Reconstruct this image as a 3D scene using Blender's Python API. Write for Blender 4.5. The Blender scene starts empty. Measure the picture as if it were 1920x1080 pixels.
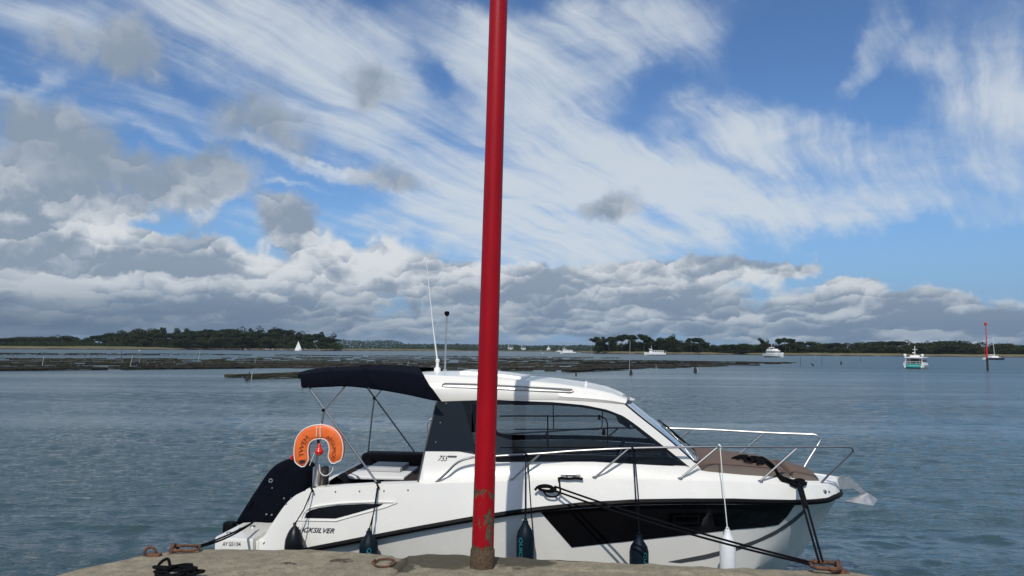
import bpy, bmesh, math, random
import numpy as np
from mathutils import Vector, Matrix
R = math.radians
SC = bpy.context.scene
C = SC.collection
random.seed(7)
RNG = np.random.default_rng(11)

# ------------------------------------------------------------------ camera
HC = 2.75                      # eye height above the water
FPX, PITCH, ROLL = 1440.0, math.atan(116 / 1440), 0.0087
def _basis():
    fwd = Vector((0, math.cos(PITCH), math.sin(PITCH)))
    up = Vector((0, -math.sin(PITCH), math.cos(PITCH)))
    rt = Vector((1, 0, 0))
    r2 = rt * math.cos(ROLL) + up * math.sin(ROLL)
    u2 = up * math.cos(ROLL) - rt * math.sin(ROLL)
    return r2, u2, fwd
CR, CU, CF = _basis()
CAMP = Vector((0, 0, HC))
cd = bpy.data.cameras.new('camera')
cam = bpy.data.objects.new('camera', cd)
C.objects.link(cam)
M3 = Matrix((CR, CU, -CF)).transposed()
cam.matrix_world = Matrix.Translation(CAMP) @ M3.to_4x4()
cd.sensor_width = 36; cd.lens = 36 * FPX / 1920
cd.clip_start = 0.05; cd.clip_end = 30000
SC.camera = cam

def ray(px, py):
    return CR * ((px - 960) / FPX) - CU * ((py - 540) / FPX) + CF
def at(px, py, Y):                       # point at distance Y ahead
    d = ray(px, py); return CAMP + d * (Y / d.y)
def on_z(px, py, z):                     # point on a level plane
    d = ray(px, py); return CAMP + d * ((z - HC) / d.z)
def uv(px, py):                          # azimuth and tan(elevation) of a sight line
    d = ray(px, py); return math.atan2(d.x, d.y), d.z / math.hypot(d.x, d.y)

# ------------------------------------------------------------------ light and exposure
SUN_AZ, SUN_EL = R(180 + 9), R(48)       # sun behind the camera, a little to the left
sd = bpy.data.lights.new('sun', 'SUN'); sd.energy = 3.25; sd.angle = R(0.55); sd.color = (1, 0.95, 0.87)
sun = bpy.data.objects.new('sun', sd); C.objects.link(sun)
sv = Vector((math.sin(SUN_AZ) * math.cos(SUN_EL), math.cos(SUN_AZ) * math.cos(SUN_EL), math.sin(SUN_EL)))
sun.rotation_euler = sv.to_track_quat('Z', 'Y').to_euler(); sun.location = sv * 60
vs = SC.view_settings
SC.display_settings.display_device = 'sRGB'
vs.view_transform = 'Standard'; vs.look = 'None'; vs.exposure = 0; vs.gamma = 1; vs.use_curve_mapping = False
SC.cycles.max_bounces = 8; SC.cycles.transparent_max_bounces = 12
SC.cycles.caustics_reflective = False; SC.cycles.caustics_refractive = False
SC.cycles.use_denoising = True

# ------------------------------------------------------------------ sky
class NT:
    """small helper to write node maths as expressions"""
    def __init__(s, tree): s.t = tree; s.n = tree.nodes; s.l = tree.links
    def put(s, sock, v):
        if isinstance(v, bpy.types.NodeSocket): s.l.new(v, sock)
        elif v is not None: sock.default_value = v
    def m(s, op, a, b=None, c=None, clamp=False):
        n = s.n.new('ShaderNodeMath'); n.operation = op; n.use_clamp = clamp
        s.put(n.inputs[0], a); s.put(n.inputs[1], b)
        if c is not None: s.put(n.inputs[2], c)
        return n.outputs[0]
    def add(s, a, b): return s.m('ADD', a, b)
    def mul(s, a, b): return s.m('MULTIPLY', a, b)
    def sub(s, a, b): return s.m('SUBTRACT', a, b)
    def v(s, op, a, b=None, out=0):
        n = s.n.new('ShaderNodeVectorMath'); n.operation = op
        s.put(n.inputs[0], a); s.put(n.inputs[1], b); return n.outputs[out]
    def xyz(s, x, y, z=0.0):
        n = s.n.new('ShaderNodeCombineXYZ')
        for i, q in enumerate((x, y, z)): s.put(n.inputs[i], q)
        return n.outputs[0]
    def sep(s, a):
        n = s.n.new('ShaderNodeSeparateXYZ'); s.put(n.inputs[0], a); return n.outputs
    def mapping(s, a, loc=(0, 0, 0), rot=(0, 0, 0), scale=(1, 1, 1), typ='POINT'):
        n = s.n.new('ShaderNodeMapping'); n.vector_type = typ; s.put(n.inputs[0], a)
        n.inputs[1].default_value = loc; n.inputs[2].default_value = rot; n.inputs[3].default_value = scale
        return n.outputs[0]
    def noise(s, a, scale, detail=5, rough=.5, dist=0.0, lac=2.0, dim='3D', col=False):
        n = s.n.new('ShaderNodeTexNoise'); n.noise_dimensions = dim; s.put(n.inputs['Vector'], a)
        for k, q in (('Scale', scale), ('Detail', detail), ('Roughness', rough), ('Distortion', dist), ('Lacunarity', lac)):
            s.put(n.inputs[k], q)
        return n.outputs['Color' if col else 'Fac']
    def voro(s, a, scale, detail=3, rough=.5, dim='2D', feat='F1', smooth=None):
        n = s.n.new('ShaderNodeTexVoronoi'); n.voronoi_dimensions = dim; n.feature = feat; n.normalize = True
        s.put(n.inputs['Vector'], a); n.inputs['Scale'].default_value = scale
        n.inputs['Detail'].default_value = detail; n.inputs['Roughness'].default_value = rough
        if smooth is not None: n.inputs['Smoothness'].default_value = smooth
        return n.outputs['Distance']
    def ss(s, x, lo, hi, a=0.0, b=1.0):
        n = s.n.new('ShaderNodeMapRange'); n.interpolation_type = 'SMOOTHSTEP'
        s.put(n.inputs[0], x)
        for i, q in enumerate((lo, hi, a, b)): s.put(n.inputs[i + 1], q)
        return n.outputs[0]
    def lin(s, x, lo, hi, a=0.0, b=1.0):
        n = s.n.new('ShaderNodeMapRange'); s.put(n.inputs[0], x)
        for i, q in enumerate((lo, hi, a, b)): s.put(n.inputs[i + 1], q)
        return n.outputs[0]
    def mix(s, f, a, b, mode='MIX'):
        n = s.n.new('ShaderNodeMix'); n.data_type = 'RGBA'; n.blend_type = mode; n.clamp_factor = True
        s.put(n.inputs[0], f); s.put(n.inputs[6], c4(a)); s.put(n.inputs[7], c4(b)); return n.outputs[2]
def c4(c):
    return c if isinstance(c, bpy.types.NodeSocket) else (c[0], c[1], c[2], 1.0)

def build_world():
    w = bpy.data.worlds.new('World'); SC.world = w; w.use_nodes = True
    t = w.node_tree; t.nodes.clear(); N = NT(t)
    out = t.nodes.new('ShaderNodeOutputWorld'); bg = t.nodes.new('ShaderNodeBackground')
    t.links.new(bg.outputs[0], out.inputs[0]); bg.inputs[1].default_value = 0.1
    sky = t.nodes.new('ShaderNodeTexSky'); sky.sky_type = 'NISHITA'; sky.sun_disc = False
    sky.sun_elevation = SUN_EL; sky.sun_rotation = SUN_AZ
    sky.air_density = 1.0; sky.dust_density = 0.25; sky.ozone_density = 2.0; sky.altitude = 0
    tc = t.nodes.new('ShaderNodeTexCoord')
    d = N.v('NORMALIZE', tc.outputs['Generated']); x, y, z = N.sep(d)
    U = N.m('ARCTAN2', x, y)
    hyp = N.m('SQRT', N.add(N.mul(x, x), N.mul(y, y)))
    zc = N.m('MAXIMUM', z, 0.0)
    V = N.m('MINIMUM', N.m('DIVIDE', zc, N.m('MAXIMUM', hyp, 0.05)), 6.0)
    P = N.xyz(U, V)
    def blobs(base, lst, wob):
        acc = None
        pw = N.v('ADD', base, wob) if wob is not None else base
        for (px, py, rx, ry, rot, amp) in lst:
            cu, cv = uv(px, py)
            pq = pw
            if acc is not None:              # (keeps the shader's blobs in sequence, so that few values are live at once)
                n = t.nodes.new('ShaderNodeVectorMath'); n.operation = 'MULTIPLY_ADD'; t.links.new(acc, n.inputs[0]); n.inputs[1].default_value = (1e-7,) * 3; t.links.new(pw, n.inputs[2]); pq = n.outputs[0]
            q = N.mapping(pq, (cu, cv, 0), (0, 0, R(rot)), (rx / 1440, ry / 1440, 1), 'TEXTURE')
            g = N.ss(N.v('LENGTH', q, out=1), 1.0, 0.0, 0.0, amp)
            acc = g if acc is None else N.add(acc, g)
        return acc
    # --- high cirrus: streaks combed towards the lower right
    zi = N.m('DIVIDE', 1.0, N.add(zc, 0.14))
    q = N.xyz(N.mul(x, zi), N.mul(y, zi))
    warp = N.v('SCALE', N.v('SUBTRACT', N.noise(q, .9, 4, .55, col=True, dim='2D'), (.5, .5, .5)), None)
    warp.node.inputs[3].default_value = 0.55
    qw = N.v('ADD', q, warp)
    s1 = N.noise(N.mapping(N.mapping(qw, rot=(0, 0, R(-47))), (3.1, 1.7, 0), scale=(0.55, 3.2, 1)), 1.0, 8, .56, .2, dim='2D')
    s2 = N.noise(N.mapping(N.mapping(N.v('ADD', q, N.v('MULTIPLY', warp, (.45, .45, 0))), rot=(0, 0, R(-55))), (7.3, 4.2, 0), scale=(.7, 8.0, 1)), 1.0, 7, .62, .15, dim='2D')
    s3 = N.noise(qw, 1.5, 8, .6, .2, dim='2D')
    wob = N.v('SCALE', N.v('SUBTRACT', N.noise(P, 6.0, 5, .6, col=True, dim='2D'), (.5, .5, .5)), None)
    wob.node.inputs[3].default_value = 0.11
    cir = [(330, 40, 420, 120, 8, .5), (620, 170, 380, 200, -22, .55), (840, 330, 300, 160, -30, .5), (560, 60, 380, 150, -10, .42),
           (1040, 260, 240, 360, 20, .72), (1150, 60, 440, 140, 4, .66), (1080, 420, 460, 170, -8, .62), (1390, 240, 400, 150, -28, .72), (1180, 300, 420, 130, -30, .4),
           (1560, 285, 330, 75, -14, .55), (1250, 350, 300, 110, -25, .46), (1330, 400, 280, 90, -14, .34), (1480, 435, 260, 45, -10, .34),
           (1620, 70, 60, 150, -14, .5), (1600, 150, 70, 60, 0, .25), (1860, 120, 260, 220, -10, .5), (1880, 185, 190, 90, -12, .4), (1720, 400, 300, 80, 0, .36), (1640, 250, 260, 60, -14, .3), (1840, 310, 180, 60, -8, .26), (1740, 90, 160, 60, -20, .2), (900, 60, 260, 110, -10, .34), (1500, 360, 240, 70, -20, .34), (980, 420, 320, 120, 0, .3),
           (300, 265, 420, 34, -15, .42), (560, 310, 260, 26, -20, .55), (640, 335, 130, 20, -20, .5), (560, 358, 130, 12, -7, .5),
           (60, 165, 130, 26, 22, .4), (280, 190, 240, 60, -12, .36), (120, 60, 200, 90, 0, .36), (720, 425, 140, 60, 5, .4), (500, 420, 200, 30, 0, .3),
           (1230, 150, 120, 80, 30, -.42), (1490, 90, 160, 140, 0, -.55), (1690, 210, 150, 130, 0, -.45), (1740, 470, 260, 50, 0, -.3), (1320, 150, 110, 40, -30, -.3), (1420, 330, 160, 36, -25, -.3), (800, 130, 90, 50, -30, -.28), (1190, 215, 160, 40, -28, -.28)]
    cm = blobs(P, cir, wob)
    wisps = N.add(N.mul(s1, .55), N.add(N.mul(s2, .45), N.mul(N.sub(s3, .5), .45)))
    cms = N.sub(1.0, N.m('EXPONENT', N.mul(N.m('MAXIMUM', cm, -.2), -1.75)))
    cd_ = N.mul(N.add(cms, .07), N.ss(N.add(wisps, N.mul(cms, .22)), .30, .90, .10, 1.55))
    ca = N.ss(N.mul(cd_, N.lin(s2, .25, .75, .78, 1.18)), 0.02, 1.25)
    # beyond the frame the same kind of sky goes on
    far = N.ss(N.m('ABSOLUTE', U), .62, .95)
    hi = N.ss(V, .5, .8)
    gen = N.ss(N.sub(N.add(wisps, 0), .5), -.14, .18, .08, .88)
    ca = N.mix(N.m('MAXIMUM', far, hi), ca, gen)
    # --- low cumulus and its bank along the horizon
    lv = N.m('LOGARITHM', N.add(V, .055), 2.718281828)
    wc = N.v('SCALE', N.v('SUBTRACT', N.noise(P, 16.0, 6, .62, col=True, dim='2D'), (.5, .5, .5)), None)
    wc.node.inputs[3].default_value = .42
    def cum(dv, full=True):
        p = N.v('ADD', N.xyz(N.mul(U, 9.0), N.add(N.mul(lv, 1.75), dv)), wc)
        a = N.noise(p, 1.25, 7 if full else 4, .52, .1, dim='2D')
        b = N.voro(p, 2.3, 2, .55)
        return N.add(N.mul(a, .78), N.mul(N.sub(1.0, b), .42))
    n0, n1, n2 = cum(0.0), cum(0.11, False), cum(0.32, False)
    bank = [(150, 560, 620, 150, 0, .55), (120, 470, 430, 110, 0, .42), (560, 520, 420, 120, 0, .46), (760, 480, 200, 90, 0, .30), (1000, 560, 420, 110, 0, .52),
            (1150, 540, 400, 100, 0, .36), (1420, 580, 360, 110, 0, .46), (1650, 600, 300, 85, 0, .44), (1850, 630, 300, 60, 0, .42), (1300, 500, 260, 40, -6, .34), (640, 620, 1200, 60, 0, .25),
            (90, 330, 240, 150, -15, .52), (110, 245, 200, 90, -20, .42), (60, 420, 250, 90, 0, .4),
            (210, 88, 185, 105, 0, .56), (372, 350, 165, 105, 0, .66), (430, 330, 90, 60, 0, .25), (542, 410, 115, 72, 0, .66), (690, 142, 125, 78, -20, .54), (680, 190, 60, 50, 0, .2),
            (500, 238, 280, 105, -14, .50), (600, 215, 90, 50, 0, .2), (750, 348, 125, 58, 8, .52), (1140, 385, 115, 58, 8, .56), (1600, 535, 75, 34, 0, .42), (1480, 505, 90, 24, 0, .36), (1700, 563, 90, 24, 0, .34), (1560, 575, 130, 50, 0, .3), (1900, 610, 90, 30, 0, .3), (1805, 590, 50, 36, 0, .5), (1600, 535, 60, 30, 0, .3),
            (440, 395, 60, 50, 0, -.25), (250, 420, 100, 20, 0, -.25)]
    wob2 = N.v('SCALE', wob, None); wob2.node.inputs[3].default_value = .5
    pw2 = N.v('ADD', P, wob2)
    bm_ = blobs(pw2, bank, None)
    thr = N.sub(N.add(n0, N.mul(bm_, 1.0)), .97)
    genb = N.add(N.ss(V, .30, .02, 0, .34), 0.02)
    thr = N.mix(far, thr, N.sub(N.add(n0, genb), 1.02))
    qa = N.ss(thr, N.ss(V, .1, .25, -.08, -.12), N.ss(V, .1, .25, .12, .25))
    pc = N.v('ADD', N.xyz(N.mul(U, 9.0), N.mul(lv, 1.75)), wc)
    pp = N.v('MULTIPLY', pc, (1.0, 1.1, 1.0))
    def puff(sc):                      # each heap of cloud catches the sun on its crown
        n = t.nodes.new('ShaderNodeTexVoronoi'); n.voronoi_dimensions = '2D'; n.feature = 'SMOOTH_F1'; n.inputs['Smoothness'].default_value = .25
        t.links.new(pp, n.inputs['Vector']); n.inputs['Scale'].default_value = sc
        r = N.sep(N.v('SUBTRACT', pp, n.outputs['Position']))
        return N.mul(N.add(r[1], N.mul(r[0], -.25)), sc)
    lit = N.add(N.add(N.mul(puff(1.6), .46), N.mul(puff(4.4), .34)), N.add(N.mul(N.sub(n0, n1), 1.1), N.mul(N.sub(n0, n2), 1.0)))
    thick = N.ss(thr, .02, .34)
    lo = N.mix(N.ss(V, .10, .0), (2.6, 3.25, 4.15), (1.45, 2.2, 3.25))        # undersides, bluer and dimmer with distance
    up = N.mix(N.ss(V, .12, .0), (6.9, 7.2, 7.5), (4.0, 4.7, 5.5))
    lit = N.add(lit, blobs(pw2, [(60, 535, 130, 60, 0, .5), (180, 545, 90, 40, 0, .35), (520, 500, 170, 55, 0, .5), (700, 470, 150, 100, 0, .6), (800, 540, 130, 50, 0, .35), (1130, 515, 110, 60, 0, .45), (960, 500, 90, 50, 0, .4), (1600, 530, 60, 30, 0, .5), (1420, 545, 90, 40, 0, .3), (1800, 585, 50, 30, 0, .5), (330, 545, 110, 40, 0, .25)], None))
    lf = N.ss(N.add(N.add(lit, N.mul(N.sub(N.noise(N.xyz(N.mul(U, 7.0), N.mul(V, 16.0)), 1.0, 3, .5, dim='2D'), .5), 1.5)), N.sub(.12, N.mul(thick, .16))), -.30, .66)
    hgh = N.ss(V, .13, .22, 0, .72)                                          # the higher loose clouds show their shaded undersides
    lf = N.mul(lf, N.sub(1.0, hgh))
    veil = N.mul(N.ss(cms, .15, .95), N.ss(s3, .32, .68, .08, .55))
    cuc = N.mix(lf, lo, up)
    west = N.mul(N.ss(U, .10, -.62), N.ss(V, .085, .02))                     # rain-heavy stratus low on the left
    cuc = N.mix(N.mul(west, .75), cuc, (.95, 1.5, 2.25))
    # stratus layers close to the horizon
    stp = N.xyz(N.mul(U, 5.0), N.mul(V, 60.0))
    st = N.noise(stp, 1.0, 6, .55, .2, dim='2D')
    sa = N.mul(N.ss(st, .38, .66), N.mul(N.ss(V, .11, .015), N.ss(U, .62, .1, .25, .9)))
    base = N.mix(1.0, sky.outputs[0], (0.62, 0.83, 1.08), 'MULTIPLY')
    base = N.mix(N.ss(V, .20, .0, 0, .85), base, (1.75, 3.0, 5.2))
    base = N.mix(veil, base, (4.9, 5.9, 7.0))
    col = N.mix(N.mul(ca, .86), base, (6.2, 6.8, 7.4))
    col = N.mix(N.mul(qa, .97), col, cuc)
    col = N.mix(N.mul(sa, .6), col, (1.75, 2.5, 3.5))
    t.links.new(col, bg.inputs[0])
    w.cycles.sampling_method = 'MANUAL'; w.cycles.sample_map_resolution = 512
build_world()

# ------------------------------------------------------------------ materials
MAT = {}
def mat(name, col, rough=.5, metal=0.0, spec=.5, noise=0.0, nscale=8.0, bump=0.0, bscale=60.0, coat=0.0, sheen=0.0, stretch=(1, 1, 1)):
    m = bpy.data.materials.new(name); m.use_nodes = True; t = m.node_tree
    b = t.nodes['Principled BSDF']; N = NT(t)
    b.inputs['Base Color'].default_value = (*col, 1); b.inputs['Roughness'].default_value = rough
    b.inputs['Metallic'].default_value = metal; b.inputs['Specular IOR Level'].default_value = spec
    if coat: b.inputs['Coat Weight'].default_value = coat; b.inputs['Coat Roughness'].default_value = .06
    tc = t.nodes.new('ShaderNodeTexCoord'); P = N.mapping(tc.outputs['Object'], scale=stretch)
    if noise:
        n = N.noise(P, nscale, 6, .6)
        f = N.ss(n, .25, .75)
        lo = tuple(c * (1 - noise) for c in col); hi = tuple(min(1, c * (1 + noise * .8)) for c in col)
        t.links.new(N.mix(f, lo, hi), b.inputs['Base Color'])
        r = N.lin(n, .2, .8, max(0.02, rough - .08), min(1, rough + .1)); t.links.new(r, b.inputs['Roughness'])
    if bump:
        bn = t.nodes.new('ShaderNodeBump'); bn.inputs['Strength'].default_value = bump; bn.inputs['Distance'].default_value = .01
        t.links.new(N.noise(P, bscale, 5, .6), bn.inputs['Height']); t.links.new(bn.outputs[0], b.inputs['Normal'])
    MAT[name] = m
    return m

def glass(name, tint, refl=1.0, rough=.01):
    m = bpy.data.materials.new(name); m.use_nodes = True; t = m.node_tree; t.nodes.clear()
    o = t.nodes.new('ShaderNodeOutputMaterial'); mx = t.nodes.new('ShaderNodeMixShader')
    tr = t.nodes.new('ShaderNodeBsdfTransparent'); gl = t.nodes.new('ShaderNodeBsdfGlossy')
    fr = t.nodes.new('ShaderNodeFresnel'); fr.inputs[0].default_value = 1.5
    N = NT(t)
    tr.inputs[0].default_value = (*tint, 1); gl.inputs[1].default_value = rough; gl.inputs[0].default_value = (1, 1, 1, 1)
    t.links.new(N.m('MULTIPLY', fr.outputs[0], refl, clamp=True), mx.inputs[0])
    t.links.new(tr.outputs[0], mx.inputs[1]); t.links.new(gl.outputs[0], mx.inputs[2]); t.links.new(mx.outputs[0], o.inputs[0])
    MAT[name] = m; return m

# ------------------------------------------------------------------ mesh helpers
def link(name, me, m=None, parent=None, smooth=True, angle=35):
    o = bpy.data.objects.new(name, me); C.objects.link(o)
    if m is not None and not me.materials: me.materials.append(MAT[m] if isinstance(m, str) else m)
    if smooth and len(me.polygons):
        me.shade_smooth()
        me.set_sharp_from_angle(angle=R(angle))
    if parent: o.parent = parent
    return o
def mesh(name, verts, faces):
    me = bpy.data.meshes.new(name); me.from_pydata([tuple(v) for v in verts], [], [tuple(f) for f in faces]); me.update(); return me
class MB:
    def __init__(s): s.v = []; s.f = []
    def raw(s, v, f):
        o = len(s.v); s.v += [tuple(q) for q in v]; s.f += [tuple(i + o for i in q) for q in f]; return s
    def grid(s, rows, closed=False):
        nr, nc = len(rows), len(rows[0]); v = [p for r in rows for p in r]; f = []
        for i in range(nr - 1):
            for j in range(nc if closed else nc - 1):
                k = (j + 1) % nc
                f.append((i * nc + j, i * nc + k, (i + 1) * nc + k, (i + 1) * nc + j))
        return s.raw(v, f)
    def box(s, a, b, bev=0.0):
        (x0, y0, z0), (x1, y1, z1) = a, b
        if bev <= 0:
            v = [(x, y, z) for x in (x0, x1) for y in (y0, y1) for z in (z0, z1)]
            return s.raw(v, [(0, 1, 3, 2), (4, 6, 7, 5), (0, 4, 5, 1), (2, 3, 7, 6), (0, 2, 6, 4), (1, 5, 7, 3)])
        bm = bmesh.new(); bmesh.ops.create_cube(bm, size=1)
        for w in bm.verts: w.co = Vector((x0 + (w.co.x + .5) * (x1 - x0), y0 + (w.co.y + .5) * (y1 - y0), z0 + (w.co.z + .5) * (z1 - z0)))
        bmesh.ops.bevel(bm, geom=bm.edges[:], offset=bev, segments=2, affect='EDGES', profile=.5)
        return s.bm(bm)
    def bm(s, bm):
        bm.verts.index_update(); v = [w.co.copy() for w in bm.verts]; f = [[w.index for w in q.verts] for q in bm.faces]; bm.free(); return s.raw(v, f)
    def tube(s, pts, r, n=8, cap=True, r1=None):
        pts = [Vector(p) for p in pts]; k = len(pts); rows = []
        t0 = (pts[1] - pts[0]).normalized(); ref = Vector((0, 0, 1)) if abs(t0.z) < .9 else Vector((1, 0, 0))
        nn = (ref - t0 * ref.dot(t0)).normalized()
        for i, p in enumerate(pts):
            t = (pts[min(i + 1, k - 1)] - pts[max(i - 1, 0)]).normalized()
            nn = (nn - t * nn.dot(t)).normalized(); b = t.cross(nn)
            rr = r if r1 is None else r + (r1 - r) * i / (k - 1)
            if isinstance(r, (list, tuple)): rr = r[i]
            rows.append([p + (nn * math.cos(2 * math.pi * j / n) + b * math.sin(2 * math.pi * j / n)) * rr for j in range(n)])
        o = len(s.v); s.grid(rows, True)
        if cap: s.f.append(tuple(o + j for j in range(n))[::-1]); s.f.append(tuple(o + (k - 1) * n + j for j in range(n)))
        return s
    def lathe(s, prof, c=(0, 0, 0), n=20, axis='z'):
        rows = []
        for (r, h) in prof:
            ring = []
            for j in range(n):
                a = 2 * math.pi * j / n; x, y = r * math.cos(a), r * math.sin(a)
                p = (x, y, h) if axis == 'z' else ((h, x, y) if axis == 'x' else (x, h, y))
                ring.append((p[0] + c[0], p[1] + c[1], p[2] + c[2]))
            rows.append(ring)
        return s.grid(rows, True)
    def prism(s, poly, depth, f):
        """extrude a 2-D outline; f(u, v, w) maps to space, w runs 0..depth"""
        n = len(poly); v = [f(u, w_, 0) for u, w_ in poly] + [f(u, w_, depth) for u, w_ in poly]
        return s.raw(v, [tuple(range(n)), tuple(range(n, 2 * n))[::-1]] + [(i, (i + 1) % n, n + (i + 1) % n, n + i) for i in range(n)])
    def out(s, name, m=None, parent=None, smooth=True, angle=35, fix=True):
        me = mesh(name, s.v, s.f)
        if fix:
            bm = bmesh.new(); bm.from_mesh(me); bmesh.ops.recalc_face_normals(bm, faces=bm.faces); bm.to_mesh(me); bm.free()
        return link(name, me, m, parent, smooth, angle)
def tag(o, label=None, cat=None, group=None, kind=None):
    if label: o['label'] = label
    if cat: o['category'] = cat
    if group: o['group'] = group
    if kind: o['kind'] = kind
    return o
def thing(name, label, cat, loc=(0, 0, 0), rz=0.0, group=None):
    o = bpy.data.objects.new(name, None); C.objects.link(o); o.location = loc; o.rotation_euler = (0, 0, rz); o.empty_display_size = .2
    return tag(o, label, cat, group)
def dup(root, loc, rz=0.0, scale=None, label=None):
    r = root.copy(); C.objects.link(r); r.location = loc; r.rotation_euler = (0, 0, rz)
    if scale is not None: r.scale = scale
    if label: r['label'] = label
    for ch in list(root.children):
        c = ch.copy(); C.objects.link(c); c.parent = r
        for g in ch.children:
            d = g.copy(); C.objects.link(d); d.parent = c
    return r
def resample(pts, n):
    pts = np.array([list(p) for p in pts], float)
    seg = np.r_[0, np.cumsum(np.linalg.norm(np.diff(pts, axis=0), axis=1))]
    t = np.linspace(0, seg[-1], n)
    return np.stack([np.interp(t, seg, pts[:, k]) for k in range(pts.shape[1])], 1)
def smoothc(pts, n):
    """Catmull-Rom through the points, resampled evenly"""
    P = [np.array(p, float) for p in pts]; P = [2 * P[0] - P[1]] + P + [2 * P[-1] - P[-2]]; o = []
    for i in range(1, len(P) - 2):
        for t in np.linspace(0, 1, 12, endpoint=False):
            a, b, c, d = P[i - 1], P[i], P[i + 1], P[i + 2]
            o.append(.5 * (2 * b + (c - a) * t + (2 * a - 5 * b + 4 * c - d) * t * t + (3 * b - a - 3 * c + d) * t ** 3))
    o.append(P[-2]); return resample(o, n)

# ------------------------------------------------------------------ water
def water_material():
    m = bpy.data.materials.new('sea_water'); m.use_nodes = True; t = m.node_tree; b = t.nodes['Principled BSDF']; N = NT(t)
    tc = t.nodes.new('ShaderNodeTexCoord'); P = tc.outputs['Object']
    big = N.noise(N.mapping(P, scale=(.02, .05, 1)), 1.0, 4, .55)
    f = N.ss(big, .35, .65)
    t.links.new(N.mix(f, (.030, .060, .066), (.042, .078, .082)), b.inputs['Base Color'])
    b.inputs['IOR'].default_value = 1.33
    px_, py_, pz_ = N.sep(P); dist = N.m('SQRT', N.add(N.mul(px_, px_), N.mul(py_, py_)))
    t.links.new(N.add(N.lin(big, .3, .7, .04, .08), N.ss(dist, 20, 160, 0, .26)), b.inputs['Roughness'])      # far off the wavelets are finer than the mesh
    n1 = N.noise(N.mapping(P, rot=(0, 0, R(8)), scale=(.55, 1.5, 1)), 1.0, 4, .55, .3)
    n2 = N.noise(N.mapping(P, rot=(0, 0, R(-14)), scale=(3.2, 7.5, 1)), 1.0, 4, .6, .3)
    slick = N.noise(N.mapping(P, (5, 2, 0), rot=(0, 0, R(3)), scale=(.012, .09, 1)), 1.0, 5, .6, .4)
    k = N.ss(slick, .36, .56, .22, 1.12)
    h = N.mul(N.add(N.mul(n1, .11), N.mul(n2, .075)), k)
    bn = t.nodes.new('ShaderNodeBump'); bn.inputs['Strength'].default_value = 1.0; bn.inputs['Distance'].default_value = 1.0
    t.links.new(h, bn.inputs['Height']); t.links.new(bn.outputs[0], b.inputs['Normal'])
    MAT['sea_water'] = m
def build_water():
    water_material()
    front = np.linspace(R(-43), R(43), 960); rest = np.linspace(R(43), R(317), 70)[1:-1]
    ang = np.r_[front, rest]
    rr = [1.0, 3.0, 5.0]
    while rr[-1] < 120: rr.append(rr[-1] * 1.0062)
    while rr[-1] < 9000: rr.append(rr[-1] * 1.09)
    rr = np.array(rr); A, Q = np.meshgrid(ang, rr)
    X, Y = Q * np.sin(A), Q * np.cos(A); Z = np.zeros_like(X)
    cell = Q * .0070
    for i in range(80):
        lam = .24 * (10 ** (RNG.uniform(0, 1) ** 1.3 * .85)); k = 2 * np.pi / lam
        th = R(80) + RNG.normal(0, .7)
        amp = .0052 * lam ** 0.80 * (1 if lam < .9 else .7) * RNG.uniform(.5, 1.3)
        fade = np.clip((lam / (cell * 2.6)) - .6, 0, 1)
        ph = k * (X * np.cos(th) + Y * np.sin(th)) + RNG.uniform(0, 6.28)
        Z += amp * fade * (np.sin(ph) + .22 * np.sin(2 * ph + .6))
    gust = .74 + .26 * np.sin(X * .21 + 1.3 * np.sin(Y * .13) + .8) * np.sin(Y * .17 - X * .05 + .4)
    Z *= gust
    front_only = np.clip((R(44) - np.abs(np.where(A > np.pi, A - 2 * np.pi, A))) / R(3), 0, 1)
    Z *= front_only
    n, mcol = X.shape; v = np.stack([X, Y, Z], -1).reshape(-1, 3)
    i, j = np.meshgrid(np.arange(n - 1), np.arange(mcol), indexing='ij'); k = (j + 1) % mcol
    f = np.stack([i * mcol + j, (i + 1) * mcol + j, (i + 1) * mcol + k, i * mcol + k], -1).reshape(-1, 4)
    me = bpy.data.meshes.new('water'); me.vertices.add(len(v)); me.vertices.foreach_set('co', v.ravel().astype(np.float32))
    me.loops.add(f.size); me.loops.foreach_set('vertex_index', f.ravel().astype(np.int32))
    me.polygons.add(len(f)); me.polygons.foreach_set('loop_start', np.arange(0, f.size, 4, dtype=np.int32))
    me.update(); me.validate(); me.shade_smooth()
    me.materials.append(MAT['sea_water'])
    o = bpy.data.objects.new('water', me); C.objects.link(o); tag(o, 'grey blue rippled sea of the bay', kind='structure')
    # seabed closes the sheet's middle under the quay
build_water()

# ------------------------------------------------------------------ palette
mat('gelcoat', (.77, .755, .70), .25, coat=.3, noise=.03, nscale=2.0)
mat('gelcoat_grey', (.60, .61, .60), .3, coat=.3)
mat('black_vinyl', (.004, .004, .005), .2, spec=.25)
mat('black_rubber', (.003, .003, .004), .5, spec=.12, noise=.3, nscale=20)
mat('navy_canvas', (.0035, .0045, .009), .9, spec=.05, noise=.25, nscale=14, bump=.25, bscale=220)
mat('navy_panel', (.004, .009, .015), .35, spec=.2)
mat('stainless', (.38, .38, .38), .36, metal=1.0)
mat('galvanised', (.52, .53, .53), .38, metal=.85, noise=.15, nscale=20)
mat('brown_cushion', (.125, .083, .060), .8, noise=.12, nscale=6, bump=.3, bscale=160)
mat('taupe_side', (.17, .138, .112), .8, noise=.1, nscale=6, bump=.25, bscale=160)
mat('dark_upholstery', (.034, .027, .023), .75, spec=.2, noise=.2, nscale=8)
mat('grey_top', (.42, .43, .43), .5, noise=.06, nscale=5)
mat('white_plastic', (.78, .78, .77), .4)
mat('white_fender', (.74, .75, .77), .38, noise=.06, nscale=10)
mat('navy_fender', (.003, .009, .016), .5, spec=.15, noise=.2, nscale=12)
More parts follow.
